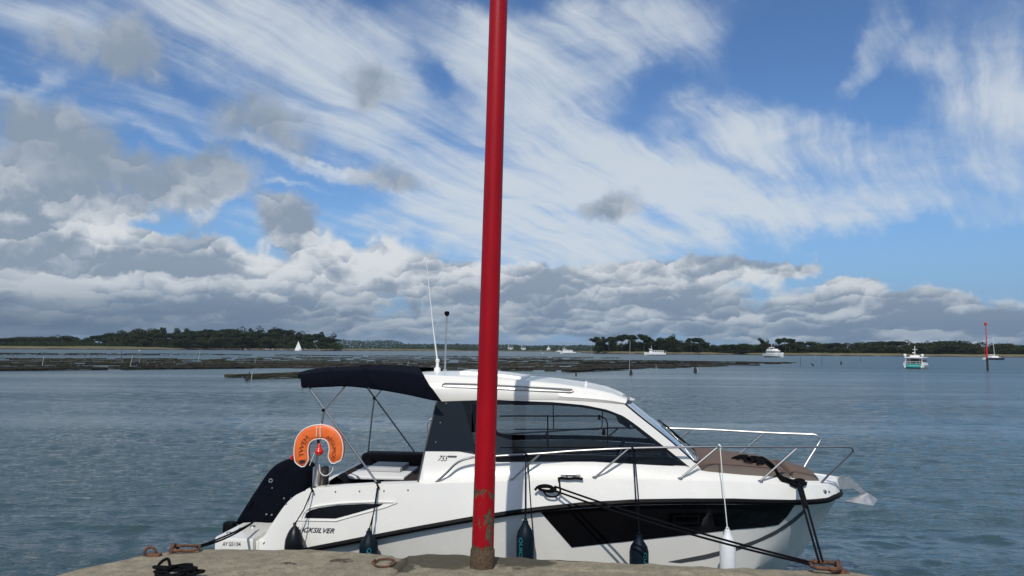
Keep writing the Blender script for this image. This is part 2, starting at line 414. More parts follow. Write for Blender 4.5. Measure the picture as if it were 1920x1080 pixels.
mat('black_fender', (.005, .006, .008), .35, spec=.25, noise=.2, nscale=12)
mat('teal_print', (.012, .17, .20), .5)
mat('black_print', (.015, .015, .017), .5)
mat('grey_print', (.06, .065, .07), .4)
mat('orange_vinyl', (.80, .15, .024), .5, noise=.12, nscale=9, bump=.2, bscale=30)
mat('red_plastic', (.65, .02, .015), .3)
mat('black_rope', (.006, .006, .008), .9, spec=.1, bump=.8, bscale=240, noise=.3, nscale=60)
mat('white_rope', (.72, .72, .68), .8, bump=.6, bscale=240)
mat('cabin_inside', (.14, .135, .13), .7)
mat('cabin_dark', (.02, .02, .022), .6)
glass('tinted_glass', (.83, .845, .85), .32)
glass('windscreen_glass', (.62, .68, .72), 1.6)
glass('porthole_glass', (.05, .06, .11), 1.2)

def rust_material(name='rusty_iron'):
    m = bpy.data.materials.new(name); m.use_nodes = True; t = m.node_tree; b = t.nodes['Principled BSDF']; N = NT(t)
    P = t.nodes.new('ShaderNodeTexCoord').outputs['Object']
    n = N.noise(P, 22, 6, .65); n2 = N.noise(P, 90, 3, .6)
    c = N.mix(N.ss(n, .35, .62), (.045, .027, .020), (.15, .062, .030)); c = N.mix(N.ss(n2, .6, .8, 0, .5), c, (.04, .035, .03))
    t.links.new(c, b.inputs['Base Color']); b.inputs['Roughness'].default_value = .85
    bn = t.nodes.new('ShaderNodeBump'); bn.inputs['Strength'].default_value = .7; bn.inputs['Distance'].default_value = .006
    t.links.new(n2, bn.inputs['Height']); t.links.new(bn.outputs[0], b.inputs['Normal']); MAT[name] = m
rust_material()

# ------------------------------------------------------------------ quay: rough concrete slabs on a stone foot
QZ = HC - 1.90
EDGE = [(-4.25, 4.4), (-4.12, 5.2), (-3.98, 5.95)] + [(p.x, p.y) for p in (on_z(x, y, QZ) for x, y in
        [(90, 1080), (150, 1063), (230, 1045), (285, 1034), (340, 1027), (420, 1024.5), (510, 1025.5), (600, 1027), (700, 1033), (736, 1036.5),
         (745, 1041), (757, 1041.5), (768, 1036), (800, 1033.5), (880, 1036), (960, 1040), (1010, 1043), (1100, 1047), (1200, 1052), (1300, 1056.5), (1400, 1060), (1480, 1062),
         (1560, 1064.5), (1600, 1068), (1630, 1073), (1652, 1080)])] + [(3.22, 6.0), (3.30, 5.2), (3.36, 4.4)]
EX = np.array([e[0] for e in EDGE]); EY = np.array([e[1] for e in EDGE])
def quay_material():
    m = bpy.data.materials.new('quay_concrete'); m.use_nodes = True; t = m.node_tree; b = t.nodes['Principled BSDF']; N = NT(t)
    P = t.nodes.new('ShaderNodeTexCoord').outputs['Object']
    big = N.noise(P, 1.3, 5, .6); mid = N.noise(P, 9, 6, .68); fine = N.noise(P, 70, 4, .7); grit = N.voro(P, 55, 2, .6, dim='3D')
    c = N.mix(N.ss(mid, .3, .7), (.195, .168, .120), (.345, .300, .215))
    c = N.mix(N.ss(big, .38, .66, 0, .5), c, (.205, .185, .135))
    c = N.mix(N.ss(fine, .50, .72, 0, .85), c, (.065, .057, .044)); b.inputs['Specular IOR Level'].default_value = .2
    c = N.mix(N.ss(grit, .22, .02, 0, .5), c, (.38, .35, .29))
    # wet run-off lying round the foot of the post and along the joint
    def patch(px, py, rx, ry, rot=0.0):
        q = on_z(px, py, QZ); w = N.v('ADD', P, N.v('MULTIPLY', N.v('SUBTRACT', N.noise(P, 5.0, 5, .6, col=True), (.5, .5, .5)), (.34, .34, 0)))
        w = N.mapping(w, (q.x, q.y, QZ), (0, 0, R(rot)), (rx, ry, 1), 'TEXTURE')
        return N.ss(N.v('LENGTH', w, out=1), 1.0, .72)
    wet = None
    for a in [(836, 1051, .40, .31, -6), (975, 1052, .36, .25, -6), (768, 1048, .11, .26, 0), (752, 1062, .10, .22, 24), (640, 1052, .10, .07, 0), (545, 1057, .06, .03, 0), (1062, 1050, .09, .05, 0)]:
        g = patch(*a); wet = g if wet is None else N.m('MAXIMUM', wet, g)
    c = N.mix(N.mul(wet, .86), c, (.048, .045, .030))
    t.links.new(c, b.inputs['Base Color'])
    t.links.new(N.mix(wet, (.93, .93, .93), (.75, .75, .75)), b.inputs['Roughness'])
    bn = t.nodes.new('ShaderNodeBump'); bn.inputs['Strength'].default_value = .95; bn.inputs['Distance'].default_value = .014
    t.links.new(N.add(N.mul(mid, .7), N.add(N.mul(fine, .5), N.mul(grit, .25))), bn.inputs['Height']); t.links.new(bn.outputs[0], b.inputs['Normal'])
    MAT['quay_concrete'] = m
quay_material()
from mathutils import noise as MN
JOINTS = [[on_z(x, y, QZ) for x, y in [(735, 1082), (745, 1072), (757, 1060), (766, 1050), (760, 1040), (752, 1034)]],
          [on_z(x, y, QZ) for x, y in [(766, 1050), (800, 1060), (850, 1064), (905, 1064), (980, 1066), (1050, 1068), (1120, 1070.5), (1250, 1075), (1400, 1080), (1520, 1086)]]]
def seg_d(x, y, pts):
    d = 9
    for a, b in zip(pts[:-1], pts[1:]):
        vx, vy = b.x - a.x, b.y - a.y; u = max(0, min(1, ((x - a.x) * vx + (y - a.y) * vy) / (vx * vx + vy * vy)))
        d = min(d, math.hypot(x - a.x - u * vx, y - a.y - u * vy))
    return d
def slab_of(x, y):
    j = JOINTS[0]; xs = np.interp(y, [p.y for p in j], [p.x for p in j]) if y < 7.3 else j[-1].x
    if x < xs: return 0
    k = JOINTS[1]; ys = np.interp(x, [p.x for p in k], [p.y for p in k])
    return 1 if y > ys else 2
def build_quay():
    cols = sorted(set(np.round(np.r_[np.linspace(-4.2, 3.34, 300), EX + 1e-4], 4)))
    cols = np.array(cols); fine = np.r_[0, .004, .015, .035, .06, np.arange(.09, 1.6, .035)]
    V = []; slab = []
    for x in cols:
        ye = np.interp(x, EX, EY); row = []
        back = np.r_[fine, np.linspace(1.7, ye + 5.0, 16)]
        for d in back:
            y = ye - d
            z = QZ + .005 * MN.noise((x * 1.6, y * 2.2, 0)) + .0045 * MN.noise((x * 11, y * 11, 3)) - (.028 * math.exp(-d / .03) + .012 * math.exp(-d / .12)) * (1 + .9 * MN.noise((x * 5, 1, 7)))
            if d < 2.5:
                j = min(seg_d(x, y, JOINTS[0]), seg_d(x, y, JOINTS[1])) + .008 * MN.noise((x * 14, y * 14, 9))
                z -= .030 * max(0, 1 - j / .022)
            row.append((x, y - .012 * MN.noise((x * 9, 4, 2)) * (d < .02), z))
        V.append(row)
    nr = len(V[0]); parts = [MB(), MB(), MB()]
    root = thing('quay', None, None); root['kind'] = 'structure'
    idx = [{}, {}, {}]
    def vid(k, i, j):
        if (i, j) not in idx[k]: idx[k][(i, j)] = len(parts[k].v); parts[k].v.append(V[i][j])
        return idx[k][(i, j)]
    for i in range(len(cols) - 1):
        for j in range(nr - 1):
            cx = (V[i][j][0] + V[i + 1][j + 1][0]) / 2; cy = (V[i][j][1] + V[i + 1][j + 1][1]) / 2
            k = slab_of(cx, cy)
            parts[k].f.append((vid(k, i, j), vid(k, i + 1, j), vid(k, i + 1, j + 1), vid(k, i, j + 1)))
    for k in range(3): parts[k].out('slab', 'quay_concrete', root, angle=60)
    w = MB(); fr = [V[i][0] for i in range(len(cols))]
    loop = [(fr[0][0], -.0, fr[0][2])] + fr + [(fr[-1][0], 0, fr[-1][2])]
    rows = [[(x, y, z) for x, y, z in loop]]
    for dz in (.15, .4, .7, 1.0, 1.6): rows.append([(x + .03 * MN.noise((x * 3, y * 3, dz * 4)), y + .03 * MN.noise((x * 4, dz * 5, 2)), QZ - dz) for x, y, z in loop])
    w.grid(rows); w.out('face_wall', 'quay_concrete', root, angle=60)
    return root
build_quay()

# ------------------------------------------------------------------ the red post
def post_material():
    m = bpy.data.materials.new('flaking_red_paint'); m.use_nodes = True; t = m.node_tree; b = t.nodes['Principled BSDF']; N = NT(t)
    P = t.nodes.new('ShaderNodeTexCoord').outputs['Object']; x, y, z = N.sep(P)
    big = N.noise(N.mapping(P, scale=(8, 8, 5)), 1.0, 6, .68, .4); fine = N.noise(P, 60, 5, .7)
    low = N.add(N.ss(z, .92, .64, 0, .383), N.add(N.ss(z, .24, .12, 0, .20), N.ss(x, -.03, .08, -.06, .20)))
    peel = N.ss(N.add(N.mul(big, .9), N.add(low, N.mul(fine, .10))), .855, .885)
    peel = N.mul(peel, N.ss(z, .88, .80))
    chips = N.mul(N.ss(N.noise(P, 34, 3, .6), .685, .70), N.ss(z, 1.15, .8))
    bare = N.m('MAXIMUM', peel, chips)
    grime = N.ss(N.noise(N.mapping(P, scale=(26, 26, .7)), 1.0, 4, .6), .50, .72, 0, .35)
    red = N.mix(N.ss(N.noise(N.mapping(P, scale=(3, 3, .8)), 1.0, 5, .6), .3, .7), (.28, .001, .007), (.36, .002, .009))
    red = N.mix(grime, red, (.20, .004, .008)); red = N.mix(N.ss(N.noise(P, 48, 2, .5), .735, .75, 0, .8), red, (.09, .04, .03))
    rust = N.mix(N.ss(fine, .35, .65), (.050, .036, .024), (.125, .085, .050))
    t.links.new(N.mix(bare, red, rust), b.inputs['Base Color'])
    t.links.new(N.mix(bare, (.42, .42, .42), (.9, .9, .9)), b.inputs['Roughness']); b.inputs['Specular IOR Level'].default_value = .22
    bn = t.nodes.new('ShaderNodeBump'); bn.inputs['Strength'].default_value = .7; bn.inputs['Distance'].default_value = .006
    t.links.new(N.add(N.mul(bare, -.6), N.mul(fine, .35)), bn.inputs['Height']); t.links.new(bn.outputs[0], b.inputs['Normal'])
    MAT['flaking_red_paint'] = m
post_material()
def build_post():
    base = on_z(904, 1062, QZ); top = at(935, 0, base.y + .05); tip = base + (top - base) * 1.35
    root = thing('post', 'tall red painted steel post with flaking rusty foot standing on the quay', 'post', base)
    ax = (tip - base); L = ax.length
    rot = ax.to_track_quat('Z', 'Y').to_matrix().to_4x4()
    s = MB(); rows = []
    prof = [(.0988, .0), (.0975, .2), (.0955, .45), (.0935, .8), (.092, 1.4), (.0885, 2.4), (.0845, 4.0), (.083, L - .03), (.075, L)]
    s.lathe(prof, n=48)
    s.lathe([(.0, L + .001), (.075, L)], n=48)
    o = s.out('shaft', 'flaking_red_paint', root); o.matrix_local = rot
    s = MB(); s.lathe([(.1095, -.02), (.1085, .05), (.1065, .145), (.1045, .150), (.097, .152)], n=48)
    rows = s.v
    s.v = [(x * (1 + .035 * MN.noise((x * 30, y * 30, z * 20))), y * (1 + .035 * MN.noise((x * 30, y * 30, z * 20 + 5))), z + .012 * MN.noise((x * 25, y * 25, 1)) * (z > .1)) for x, y, z in s.v]
    o = s.out('sleeve', 'flaking_red_paint', root); o.matrix_local = rot
build_post()

# ------------------------------------------------------------------ the moored motor cruiser
BO = Vector((0.30, 9.75, 0)); TH = R(5)
BA = Vector((math.cos(TH), -math.sin(TH), 0)); BB = Vector((math.sin(TH), math.cos(TH), 0))
def bl(px, py, l):                                   # sight line met with the boat plane l (metres off its centreline, near side negative)
    d = ray(px, py); t = (l - (CAMP - BO).dot(BB)) / d.dot(BB); p = CAMP + d * t - BO
    return Vector((p.dot(BA), l, p.z))
def bw(p): return BO + BA * p[0] + BB * p[1] + Vector((0, 0, p[2]))       # boat -> world
def tab(pairs): return np.array([p[0] for p in pairs]), np.array([p[1] for p in pairs])
T_bs = tab([(-3.2, 1.15), (-2.6, 1.22), (-2, 1.25), (0, 1.25), (1, 1.22), (1.8, 1.11), (2.4, .97), (2.9, .79), (3.2, .63), (3.42, .46), (3.56, .30), (3.64, .17), (3.69, 0.0)])
def bs(s): return float(np.interp(s, *T_bs))
def on_side(px, py, f, l=-1.0):                      # meets a side surface given as half-breadth f(s, z)
    for _ in range(40):
        p = bl(px, py, l); l += (-f(p.x, p.z) - l) * .6
    return bl(px, py, l)
def table(pts, f):
    q = [on_side(x, y, f) for x, y in pts]; q.sort(key=lambda p: p.x); return np.array([p.x for p in q]), np.array([p.z for p in q])
SHEER = [(480, 1047), (540, 1038), (598, 1027), (676, 1012), (780, 992), (886, 973), (960, 961.5), (1016, 954.5), (1093, 946.5), (1190, 941), (1290, 939.5), (1380, 939.5), (1507, 941.5), (1551, 938), (1566, 931)]
T_zs = table(SHEER, lambda s, z: bs(s))
def zs(s): return float(np.interp(s, *T_zs))
GUN = [(490, 1012), (500, 998), (509, 983), (520, 967), (528, 955), (536, 945), (545, 935.5), (555, 928), (567, 922), (582, 918), (640, 914), (711, 910), (784, 908), (860, 905), (960, 902), (1093, 897.5), (1249, 899), (1340, 902), (1418, 905), (1507, 908), (1548, 909)]
def bg(s): return max(0.0, bs(s) - .07)
T_zg = table(GUN, lambda s, z: bg(s))
def zg(s): return float(np.interp(s, *T_zg))
STEM = [bl(x, y, 0) for x, y in [(1483, 1056), (1501, 1041), (1524, 1008), (1542, 981), (1557, 955), (1566, 936)]]
T_zk = (np.r_[-3.2, 0, 1.6, 2.4, 2.85, [p.x for p in STEM], 3.72], np.r_[-.38, -.40, -.36, -.20, 0.0, [p.z for p in STEM], 1.0])
def zk(s): return float(np.interp(s, *T_zk))
T_zc = tab([(-3.2, .02), (0, .08), (1.2, .12), (2.0, .17), (2.4, .26), (2.69, .38), (2.92, .56), (3.31, .80), (3.6, .93), (3.72, .99)])
T_bc = tab([(-3.2, 1.02), (0, 1.10), (1, 1.04), (2, .86), (2.4, .71), (2.69, .57), (2.92, .44), (3.31, .20), (3.6, .035), (3.69, 0)])
def zc(s): return max(float(np.interp(s, *T_zc)), zk(s) + .004)
def bc(s): return min(float(np.interp(s, *T_bc)), bs(s))
def hb(s, z):                                        # half-breadth of the hull side
    a, b = zs(s), zc(s)
    if z >= a:
        g = max(zg(s), a + .02); return bs(s) - .07 * min(1, (z - a) / (g - a)) ** 1.3
    u = max(0, min(1, (z - b) / max(.01, a - b))); return bc(s) + (bs(s) - .02 - bc(s)) * (u ** 1.05)
def hp(px, py, out=0.0):
    p = on_side(px, py, hb); return Vector((p.x, p.y - out, p.z))

boat = thing('motor_cruiser', 'white cabin motor cruiser with navy bimini moored alongside the quay', 'motor boat', BO, -TH)
def both(build):                                     # the same piece on the near and the far side
    build(1); build(-1)
def fl(p, k): return (p[0], p[1] * k, p[2])

# hull
S = np.unique(np.r_[np.linspace(-3.02, -2.2, 22), np.linspace(-2.2, 3.0, 42), np.linspace(3.0, 3.55, 14), np.linspace(3.55, 3.688, 12)])
def section(s):
    a, b, k, g = zs(s), zc(s), zk(s), zg(s)
    pts = [(0, k), (bc(s) * .5, k + (b - k) * .46), (bc(s), b)]
    if g <= a:                                       # the quarter runs down below the stripe
        for u in (.25, .5, .75, 1): z = b + (g - b) * u; pts.append((hb(s, z), z))
        pts += [(pts[-1][0], g)] * 3
    else:
        for u in (.25, .5, .8, 1): z = b + (a - b) * u; pts.append((hb(s, z - .0001), z))
        for u in (.02, .5, 1): z = a + (g - a) * u; pts.append((hb(s, z), z))
    return pts
m = MB()
for k in (1, -1): m.grid([[(s, -k * y, z) for y, z in section(s)] for s in S])
sec = section(S[0]); m.raw([(S[0], -y, z) for y, z in sec] + [(S[0], y, z) for y, z in sec[::-1]], [tuple(range(2 * len(sec)))])
m.out('hull', 'gelcoat', boat, angle=28)
for k in (1, -1):
    m = MB(); pts = [(s, -k * (bs(s) + .006), zs(s)) for s in S if s > -2.95]
    m.tube(pts, .030, 8); m.out('rub_rail', 'black_rubber', boat)

# swim platform at the stern
def slab(b0, b1, poly):                              # plan outline extruded in z with softened rim
    m = MB(); n = len(poly)
    rows = [[(x, y, b0) for x, y in poly], [(x, y, b1 - .02) for x, y in poly]]
    cx = sum(p[0] for p in poly) / n; cy = sum(p[1] for p in poly) / n
    rows.append([(cx + (x - cx) * .992, cy + (y - cy) * .992, b1 - .005) for x, y in poly]); rows.append([(cx + (x - cx) * .98, cy + (y - cy) * .985, b1) for x, y in poly])
    m.grid(rows, True); o = len(m.v); m.f.append(tuple(range(o - n, o))); m.f.append(tuple(range(n))[::-1]); return m
PT = [bl(402, 1009, -1.08).x, bl(476, 1009, -1.08).x]; pz = bl(440, 1009, -1.08).z
x0, x1 = PT
slab(pz - .19, pz, [(x1, -1.10), (x0 + .02, -1.10), (x0, -1.06), (x0, -.32), (x0 + .12, -.27), (x1, -.27)]).out('swim_platform', 'gelcoat', boat)
slab(pz - .19, pz, [(x1, .27), (x0 + .12, .27), (x0, .32), (x0, 1.06), (x0 + .02, 1.10), (x1, 1.10)]).out('swim_platform', 'gelcoat', boat)
xq = bl(487, 1009, -1.12).x
slab(pz - .30, pz + .004, [(xq + .75, -1.135), (xq, -1.135), (xq - .02, -1.11), (xq - .02, 1.11), (xq, 1.135), (xq + .75, 1.135)]).out('platform_step', 'gelcoat', boat)
slab(pz - .28, pz - .04, [(xq + .02, -1.02), (x1 - .02, -1.02), (x1 - .02, -.3), (xq + .02, -.3)]).out('platform_step', 'gelcoat', boat)
for px in (497, 507.5):
    p = bl(px, 1020, -1.137); m = MB(); m.lathe([(0, -.0045), (.020, -.004), (.024, 0), (.024, .004)], (p.x, -1.137, p.z), 14, 'y'); m.out('drain_outlet', 'black_print', boat)
for px, py in ((452, 990), (474, 986), (430, 998)):
    p = on_z(px, py, pz + .012); q = p - BO; m = MB(); m.lathe([(0, .014), (.03, .012), (.035, 0)], (q.dot(BA), q.dot(BB), pz), 10); m.out('platform_fitting', 'stainless', boat)

# cockpit: coaming caps, liner, sunbed, table
CK0, CK1 = -2.44, bl(784, 911, -1.1).x
cs = [s for s in np.linspace(CK0 - .08, CK1 + .3, 26)]
for k in (1, -1):
    m = MB(); m.grid([[(s, -k * bg(s), zg(s)), (s, -k * (bg(s) - .03), zg(s) + .012), (s, -k * (bg(s) - .17), zg(s) + .012), (s, -k * (bg(s) - .19), zg(s) - .01), (s, -k * (bg(s) - .20), .55)] for s in cs])
    m.out('coaming', 'gelcoat', boat)
qs = [s for s in S if s < CK0 + .02]
m = MB(); m.grid([[(s, bg(s) * u, zg(s) - .03 * (1 - abs(u)) - (0 if abs(u) > .8 else .06)) for u in (-1, -.97, -.82, -.80, -.3)] for s in qs]); m.out('quarter_deck', 'gelcoat', boat); m = MB(); m.grid([[(s, bg(s) * u, zg(s) - .03 * (1 - abs(u)) - (0 if abs(u) > .8 else .06)) for u in (.3, .80, .82, .97, 1)] for s in qs]); m.out('quarter_deck', 'gelcoat', boat)
m = MB(); m.box((CK0, -.97, .50), (CK1 + .3, .97, .55)); m.out('cockpit_floor', 'grey_top', boat)
m = MB(); m.box((CK0 - .10, -.95, .45), (CK0 + .10, .95, 1.16), .03); m.out('transom_bulkhead', 'gelcoat', boat)
qf = lambda px, py, l: bl(px, py, l)
m = MB(); m.box((-2.40, .62, .62), (CK1 - .1, .96, 1.33), .05); m.box((-2.36, -.9, .6), (-2.0, .9, .95), .04); m.out('bench_seat', 'dark_upholstery', boat)
a = qf(608, 905, .1); b = qf(690, 861, .75)
m = MB(); pr = [(-2.38, .92), (-2.33, 1.22), (-2.25, 1.27), (-2.16, 1.2), (-2.08, .92)]
m.grid([[(s, y, z) for s, z in pr] for y in (-.88, -.84, 0, .84, .88)]); m.out('sunbed_backrest', 'dark_upholstery', boat)
p = bl(592, 913, -.93); m = MB(); m.box((p.x - .03, -.97, 1.12), (p.x + .035, -.86, 1.385), .012); m.out('rail_socket_box', 'white_plastic', boat)
p = bl(604, 913, -.90); m = MB(); m.box((p.x - .04, -.97, 1.10), (p.x + .03, -.74, 1.37), .02); m.out('sunbed_end', 'taupe_side', boat)
t0 = bl(636, 903, -.55); t1 = bl(752, 906, -.55)
m = MB(); tz = 1.235; m.box((t0.x, -.62, tz - .04), (t1.x + .05, .22, tz), .012); m.lathe([(.05, .55), (.045, .6), (.045, tz - .03)], ((t0.x + t1.x) / 2, -.2, 0), 14)
m.out('cockpit_table', 'white_plastic', boat)
m = MB(); m.box((t0.x + .27, -.30, tz + .002), (t1.x - .07, .20, tz + .055), .012); m.out('folded_leaf', 'grey_top', boat)
m = MB(); m.box((CK1 - .52, -.72, .55), (CK1 - .02, .9, 1.20), .03); m.out('aft_seat', 'dark_upholstery', boat)

# deck: side decks and the raised foredeck
PADX = [bl(1310, 876, -.86).x, bl(1486, 893, -.62).x, bl(1539, 900, -.30).x]
T_zt = (np.r_[-1.4, bl(930, 866, -1.02).x, bl(1107, 865, -1.02).x, bl(1289, 874, -.92).x, PADX[0], PADX[1], PADX[2], 3.66],
        np.r_[bl(930, 866, -1.02).z, bl(930, 866, -1.02).z, bl(1107, 865, -1.02).z, bl(1289, 874, -.92).z, bl(1315, 881, -.84).z, bl(1486, 897, -.60).z, bl(1539, 905, -.28).z, zg(3.66) + .01])
def zt(s): return float(np.interp(s, *T_zt))
T_bt = tab([(-1.4, 1.06), (.6, 1.05), (1.4, 1.01), (1.9, .93), (2.4, .82), (2.9, .63), (3.2, .46), (3.42, .28), (3.6, .1), (3.69, 0)])
def bt(s): return min(float(np.interp(s, *T_bt)), max(0, bg(s) - .02))
ds = [s for s in S if s > CK1 - .02]
for k in (1, -1):
    m = MB(); rows = []
    for s in ds:
        g, t_ = zg(s), max(zt(s), zg(s) + .012); b0, b1 = bg(s), bt(s)
        rows.append([(s, -k * b0, g), (s, -k * (b0 - .012 * min(1, b0 * 5)), g + .010), (s, -k * (b1 + (b0 - b1) * .62), g + .014), (s, -k * (b1 + (b0 - b1) * .28), g + .03 + (t_ - g) * .12), (s, -k * b1, t_)])
    m.grid(rows); m.out('side_deck', 'gelcoat', boat, angle=50)
fs = [s for s in S if s > 1.55]
m = MB(); m.grid([[(s, bt(s) * u, max(zt(s), zg(s) + .012) + .05 * (1 - u * u) * min(1, bt(s) * 2)) for u in np.linspace(-1, 1, 13)] for s in fs]); m.out('foredeck', 'gelcoat', boat)

# sun pads
def pad(name, sA, sB, mtop, h):
    m = MB(); rows = []; ss = np.linspace(sA, sB, 16); us = np.r_[-1, -1, np.linspace(-.985, .985, 15), 1, 1]
    for i, s in enumerate(ss):
        e = min(i, len(ss) - 1 - i); ed = (0, .7, .93)[e] if e < 3 else 1.0; row = []
        w = bt(s) - .012
        for j, u in enumerate(us):
            base = zt(s) + .05 * (1 - u * u) * min(1, bt(s) * 2) + .002
            top = base + h * ed + .012 * (1 - u * u)
            z = base if j in (0, len(us) - 1) else (base + h * ed * .93 if j in (1, len(us) - 2) else top)
            row.append((s, u * w, z))
        rows.append(row)
    rows = [[(x, y, zt(x) + .05 * (1 - (y / max(.02, bt(x) - .012)) ** 2) * min(1, bt(x) * 2)) for x, y, z in rows[0]]] + rows + [[(x, y, zt(x)) for x, y, z in rows[-1]]]
    m.grid(rows); o = m.out(name, mtop, boat, angle=40); o.data.materials.append(MAT['taupe_side'])
    for p_ in o.data.polygons:
        if abs(p_.normal.z) < .55: p_.material_index = 1
    return o
def pad_h(px, y0, y1, l): return bl(px, y1, l).z - bl(px, y0, l).z
pad('sun_pad', PADX[0] + .02, PADX[1] - .006, 'brown_cushion', .070)
pad('sun_pad', PADX[1] + .006, PADX[2] - .01, 'brown_cushion', .062)

# cabin sides: everything lies on one leaning surface
T_c0 = tab([(-1.6, 1.075), (.4, 1.07), (1.0, 1.045), (1.5, 1.0), (1.9, .93), (2.3, .84), (2.6, .76)])
def cab(s, z): return float(np.interp(s, *T_c0)) - .21 * (z - 1.35)
def cp(px, py, out=0.0):
    p = on_side(px, py, cab); return Vector((p.x, p.y - out, p.z))
def band(name, A, B, mt, out=0.0, thick=.02, n=40, rows=4, parent=None, sides=(1, -1), smoothA=False, smoothB=False):
    A = smoothc(A, n) if smoothA else resample(A, n); B = smoothc(B, n) if smoothB else resample(B, n)
    res = []
    for k in sides:
        m = MB(); F = []; K = []
        for r in range(rows):
            u = r / (rows - 1); row = [cp(*(A[i] * (1 - u) + B[i] * u), out) for i in range(n)]
            F.append([fl(p, k) for p in row]); K.append([(p.x, (p.y + thick) * k, p.z) for p in row])
        ring = F[0] + [F[r][-1] for r in range(1, rows - 1)] + F[-1][::-1] + [F[r][0] for r in range(rows - 2, 0, -1)]
        ringk = K[0] + [K[r][-1] for r in range(1, rows - 1)] + K[-1][::-1] + [K[r][0] for r in range(rows - 2, 0, -1)]
        m.grid(F); m.grid(K); m.grid([ring, ringk], True)
        bm = bmesh.new(); me = mesh('t', m.v, m.f); bm.from_mesh(me); bmesh.ops.remove_doubles(bm, verts=bm.verts, dist=1e-5); bpy.data.meshes.remove(me)
        m2 = MB().bm(bm); res.append(m2.out(name, mt, parent if parent else boat, angle=40))
    return res
WT = [(866, 752), (932, 749.5), (990, 751), (1045, 753.5), (1097, 759), (1139, 767.5), (1170, 780), (1212, 811), (1250, 840.5), (1289, 872)]     # outer upper edge of the glazing
WB = [(893, 853), (930, 865.5), (1003, 864), (1107, 864), (1191, 867), (1240, 870), (1289, 872.6)]
GT = [(884, 760), (943, 758.5), (990, 759), (1045, 760.5), (1097, 765), (1139, 774), (1170, 788), (1208, 817), (1262, 857.5)]                        # glass edge
GB = [(893, 838), (900, 848), (943, 852), (1003, 852.5), (1107, 853), (1191, 856), (1240, 858), (1262, 858.2)]
band('side_panel', [(819.5, 752.5), (867, 752)], [(797, 845.5), (893, 846)], 'navy_panel', .010, .03)
band('cabin_side', [(796.5, 845), (860, 846.5), (893, 853), (930, 865)], [(783, 908), (830, 906.5), (880, 904), (931, 902.5)], 'gelcoat', .004, .04)
band('window_frame', WT, GT, 'black_vinyl', .004, .03, smoothA=True, smoothB=True)
band('window_frame', GB, WB, 'black_vinyl', .004, .03)
band('window_frame', [(866, 752), (866, 826), (893, 853)], [(884, 760), (884, 824), (900, 848)], 'black_vinyl', .005, .03)
panes = band('window_pane', GT, GB, 'tinted_glass', 0.0, .006, n=50, rows=6, smoothA=True)
def slider(k):
    def line(pts, r): m.tube([fl(cp(x, y, .004), k) for x, y in pts], r, 6)
    m = MB(); line([(937, 780), (1120, 780), (1130, 781.5), (1136, 786), (1139, 795), (1139, 830), (1137, 836), (1130, 839), (937, 839)], .0075); line([(1027, 780), (1027, 839)], .0075)
    m.out('sliding_frame', 'black_vinyl', panes[0] if k == 1 else panes[1])
    m = MB(); p = cp(1132, 810, .006); m.box((p.x - .018, -abs(p.y) - .012 if k == 1 else abs(p.y) - .012, p.z - .035), (p.x + .018, -abs(p.y) + .012 if k == 1 else abs(p.y) + .012, p.z + .035), .004)
    m.out('window_latch', 'black_vinyl', panes[0] if k == 1 else panes[1])
both(slider)
PO = [(836, 751), (932, 748.4), (1040, 748.6), (1097, 752), (1140, 755), (1171, 757), (1200, 781), (1232, 806), (1266, 834), (1303, 867), (1312, 877)]       # outer edge of the white pillar
PI = [(836, 752.4), (932, 749.8), (1040, 754), (1097, 759.5), (1139, 768), (1170, 780.5), (1192, 796), (1212, 811.5), (1250, 841), (1289, 872.4), (1300, 881)]
band('roof_pillar', PO, PI, 'gelcoat', .008, .05, n=46)

# roof
def rp(px, py, l): return bl(px, py, l)
rt_prof = [(803, 695.5), (850, 694.5), (895, 696), (940, 699), (992, 706), (1040, 711.5), (1093, 719), (1132, 727), (1158, 736), (1172, 745)]
RTc = [rp(x, y, .35) for x, y in rt_prof]; T_rt = (np.array([p.x for p in RTc]), np.array([p.z for p in RTc]))
RB = [cp(x, y) for x, y in [(829, 752.5), (880, 750.5), (932, 749.3), (1045, 749.6), (1097, 752), (1140, 755), (1172, 758)]]
T_rb = (np.array([p.x for p in RB]), np.array([p.z for p in RB]))
sh = [rp(x, y, -.92) for x, y in [(790, 704), (850, 707), (932, 711), (1040, 720), (1110, 730), (1150, 739), (1177, 750)]]
T_rs = (np.array([p.x for p in sh]), np.array([p.z for p in sh]))
sT0, sT1 = RTc[0].x, RTc[-1].x + .10; sS0, sS1 = sh[0].x, sh[-1].x; sB0, sB1 = RB[0].x, RB[-1].x
ts = np.r_[0, .006, .02, np.linspace(.05, .93, 34), .96, .985, 1.0]; rows = []
for t_ in ts:
    B = sB0 + (sB1 - sB0) * t_; H = sS0 + (sS1 - sS0) * t_; T = sT0 + (sT1 - sT0) * t_
    zb, zh, ztp = np.interp(B, *T_rb), np.interp(H, *T_rs), np.interp(min(T, RTc[-1].x), *T_rt)
    if t_ > .9: ztp = min(ztp, zh + .06 - .5 * (t_ - .9))
    wB = cab(B, zb) + .012; wH = cab(H, zh) + .0; nose = max(0, (t_ - .8) / .2)
    half = [(B, wB - .06, zb + .004), (B, wB, zb), (B + (H - B) * .25, wB + .014, zb + (zh - zb) * .25), (B + (H - B) * .6, wB - .01, zb + (zh - zb) * .6), (B + (H - B) * .88, wH - .01, zb + (zh - zb) * .90), (H, wH - .045, zh + .006)]
    for u in (.82, .62, .4, .2): half.append((H + (T - H) * (1 - u ** 1.5), (wH - .03) * u, zh + (ztp - zh) * (1 - u ** 2.4)))
    row = [(x, -y, z) for x, y, z in half] + [(T, 0, ztp)] + [(x, y, z) for x, y, z in half[::-1]]
    rows.append(row)
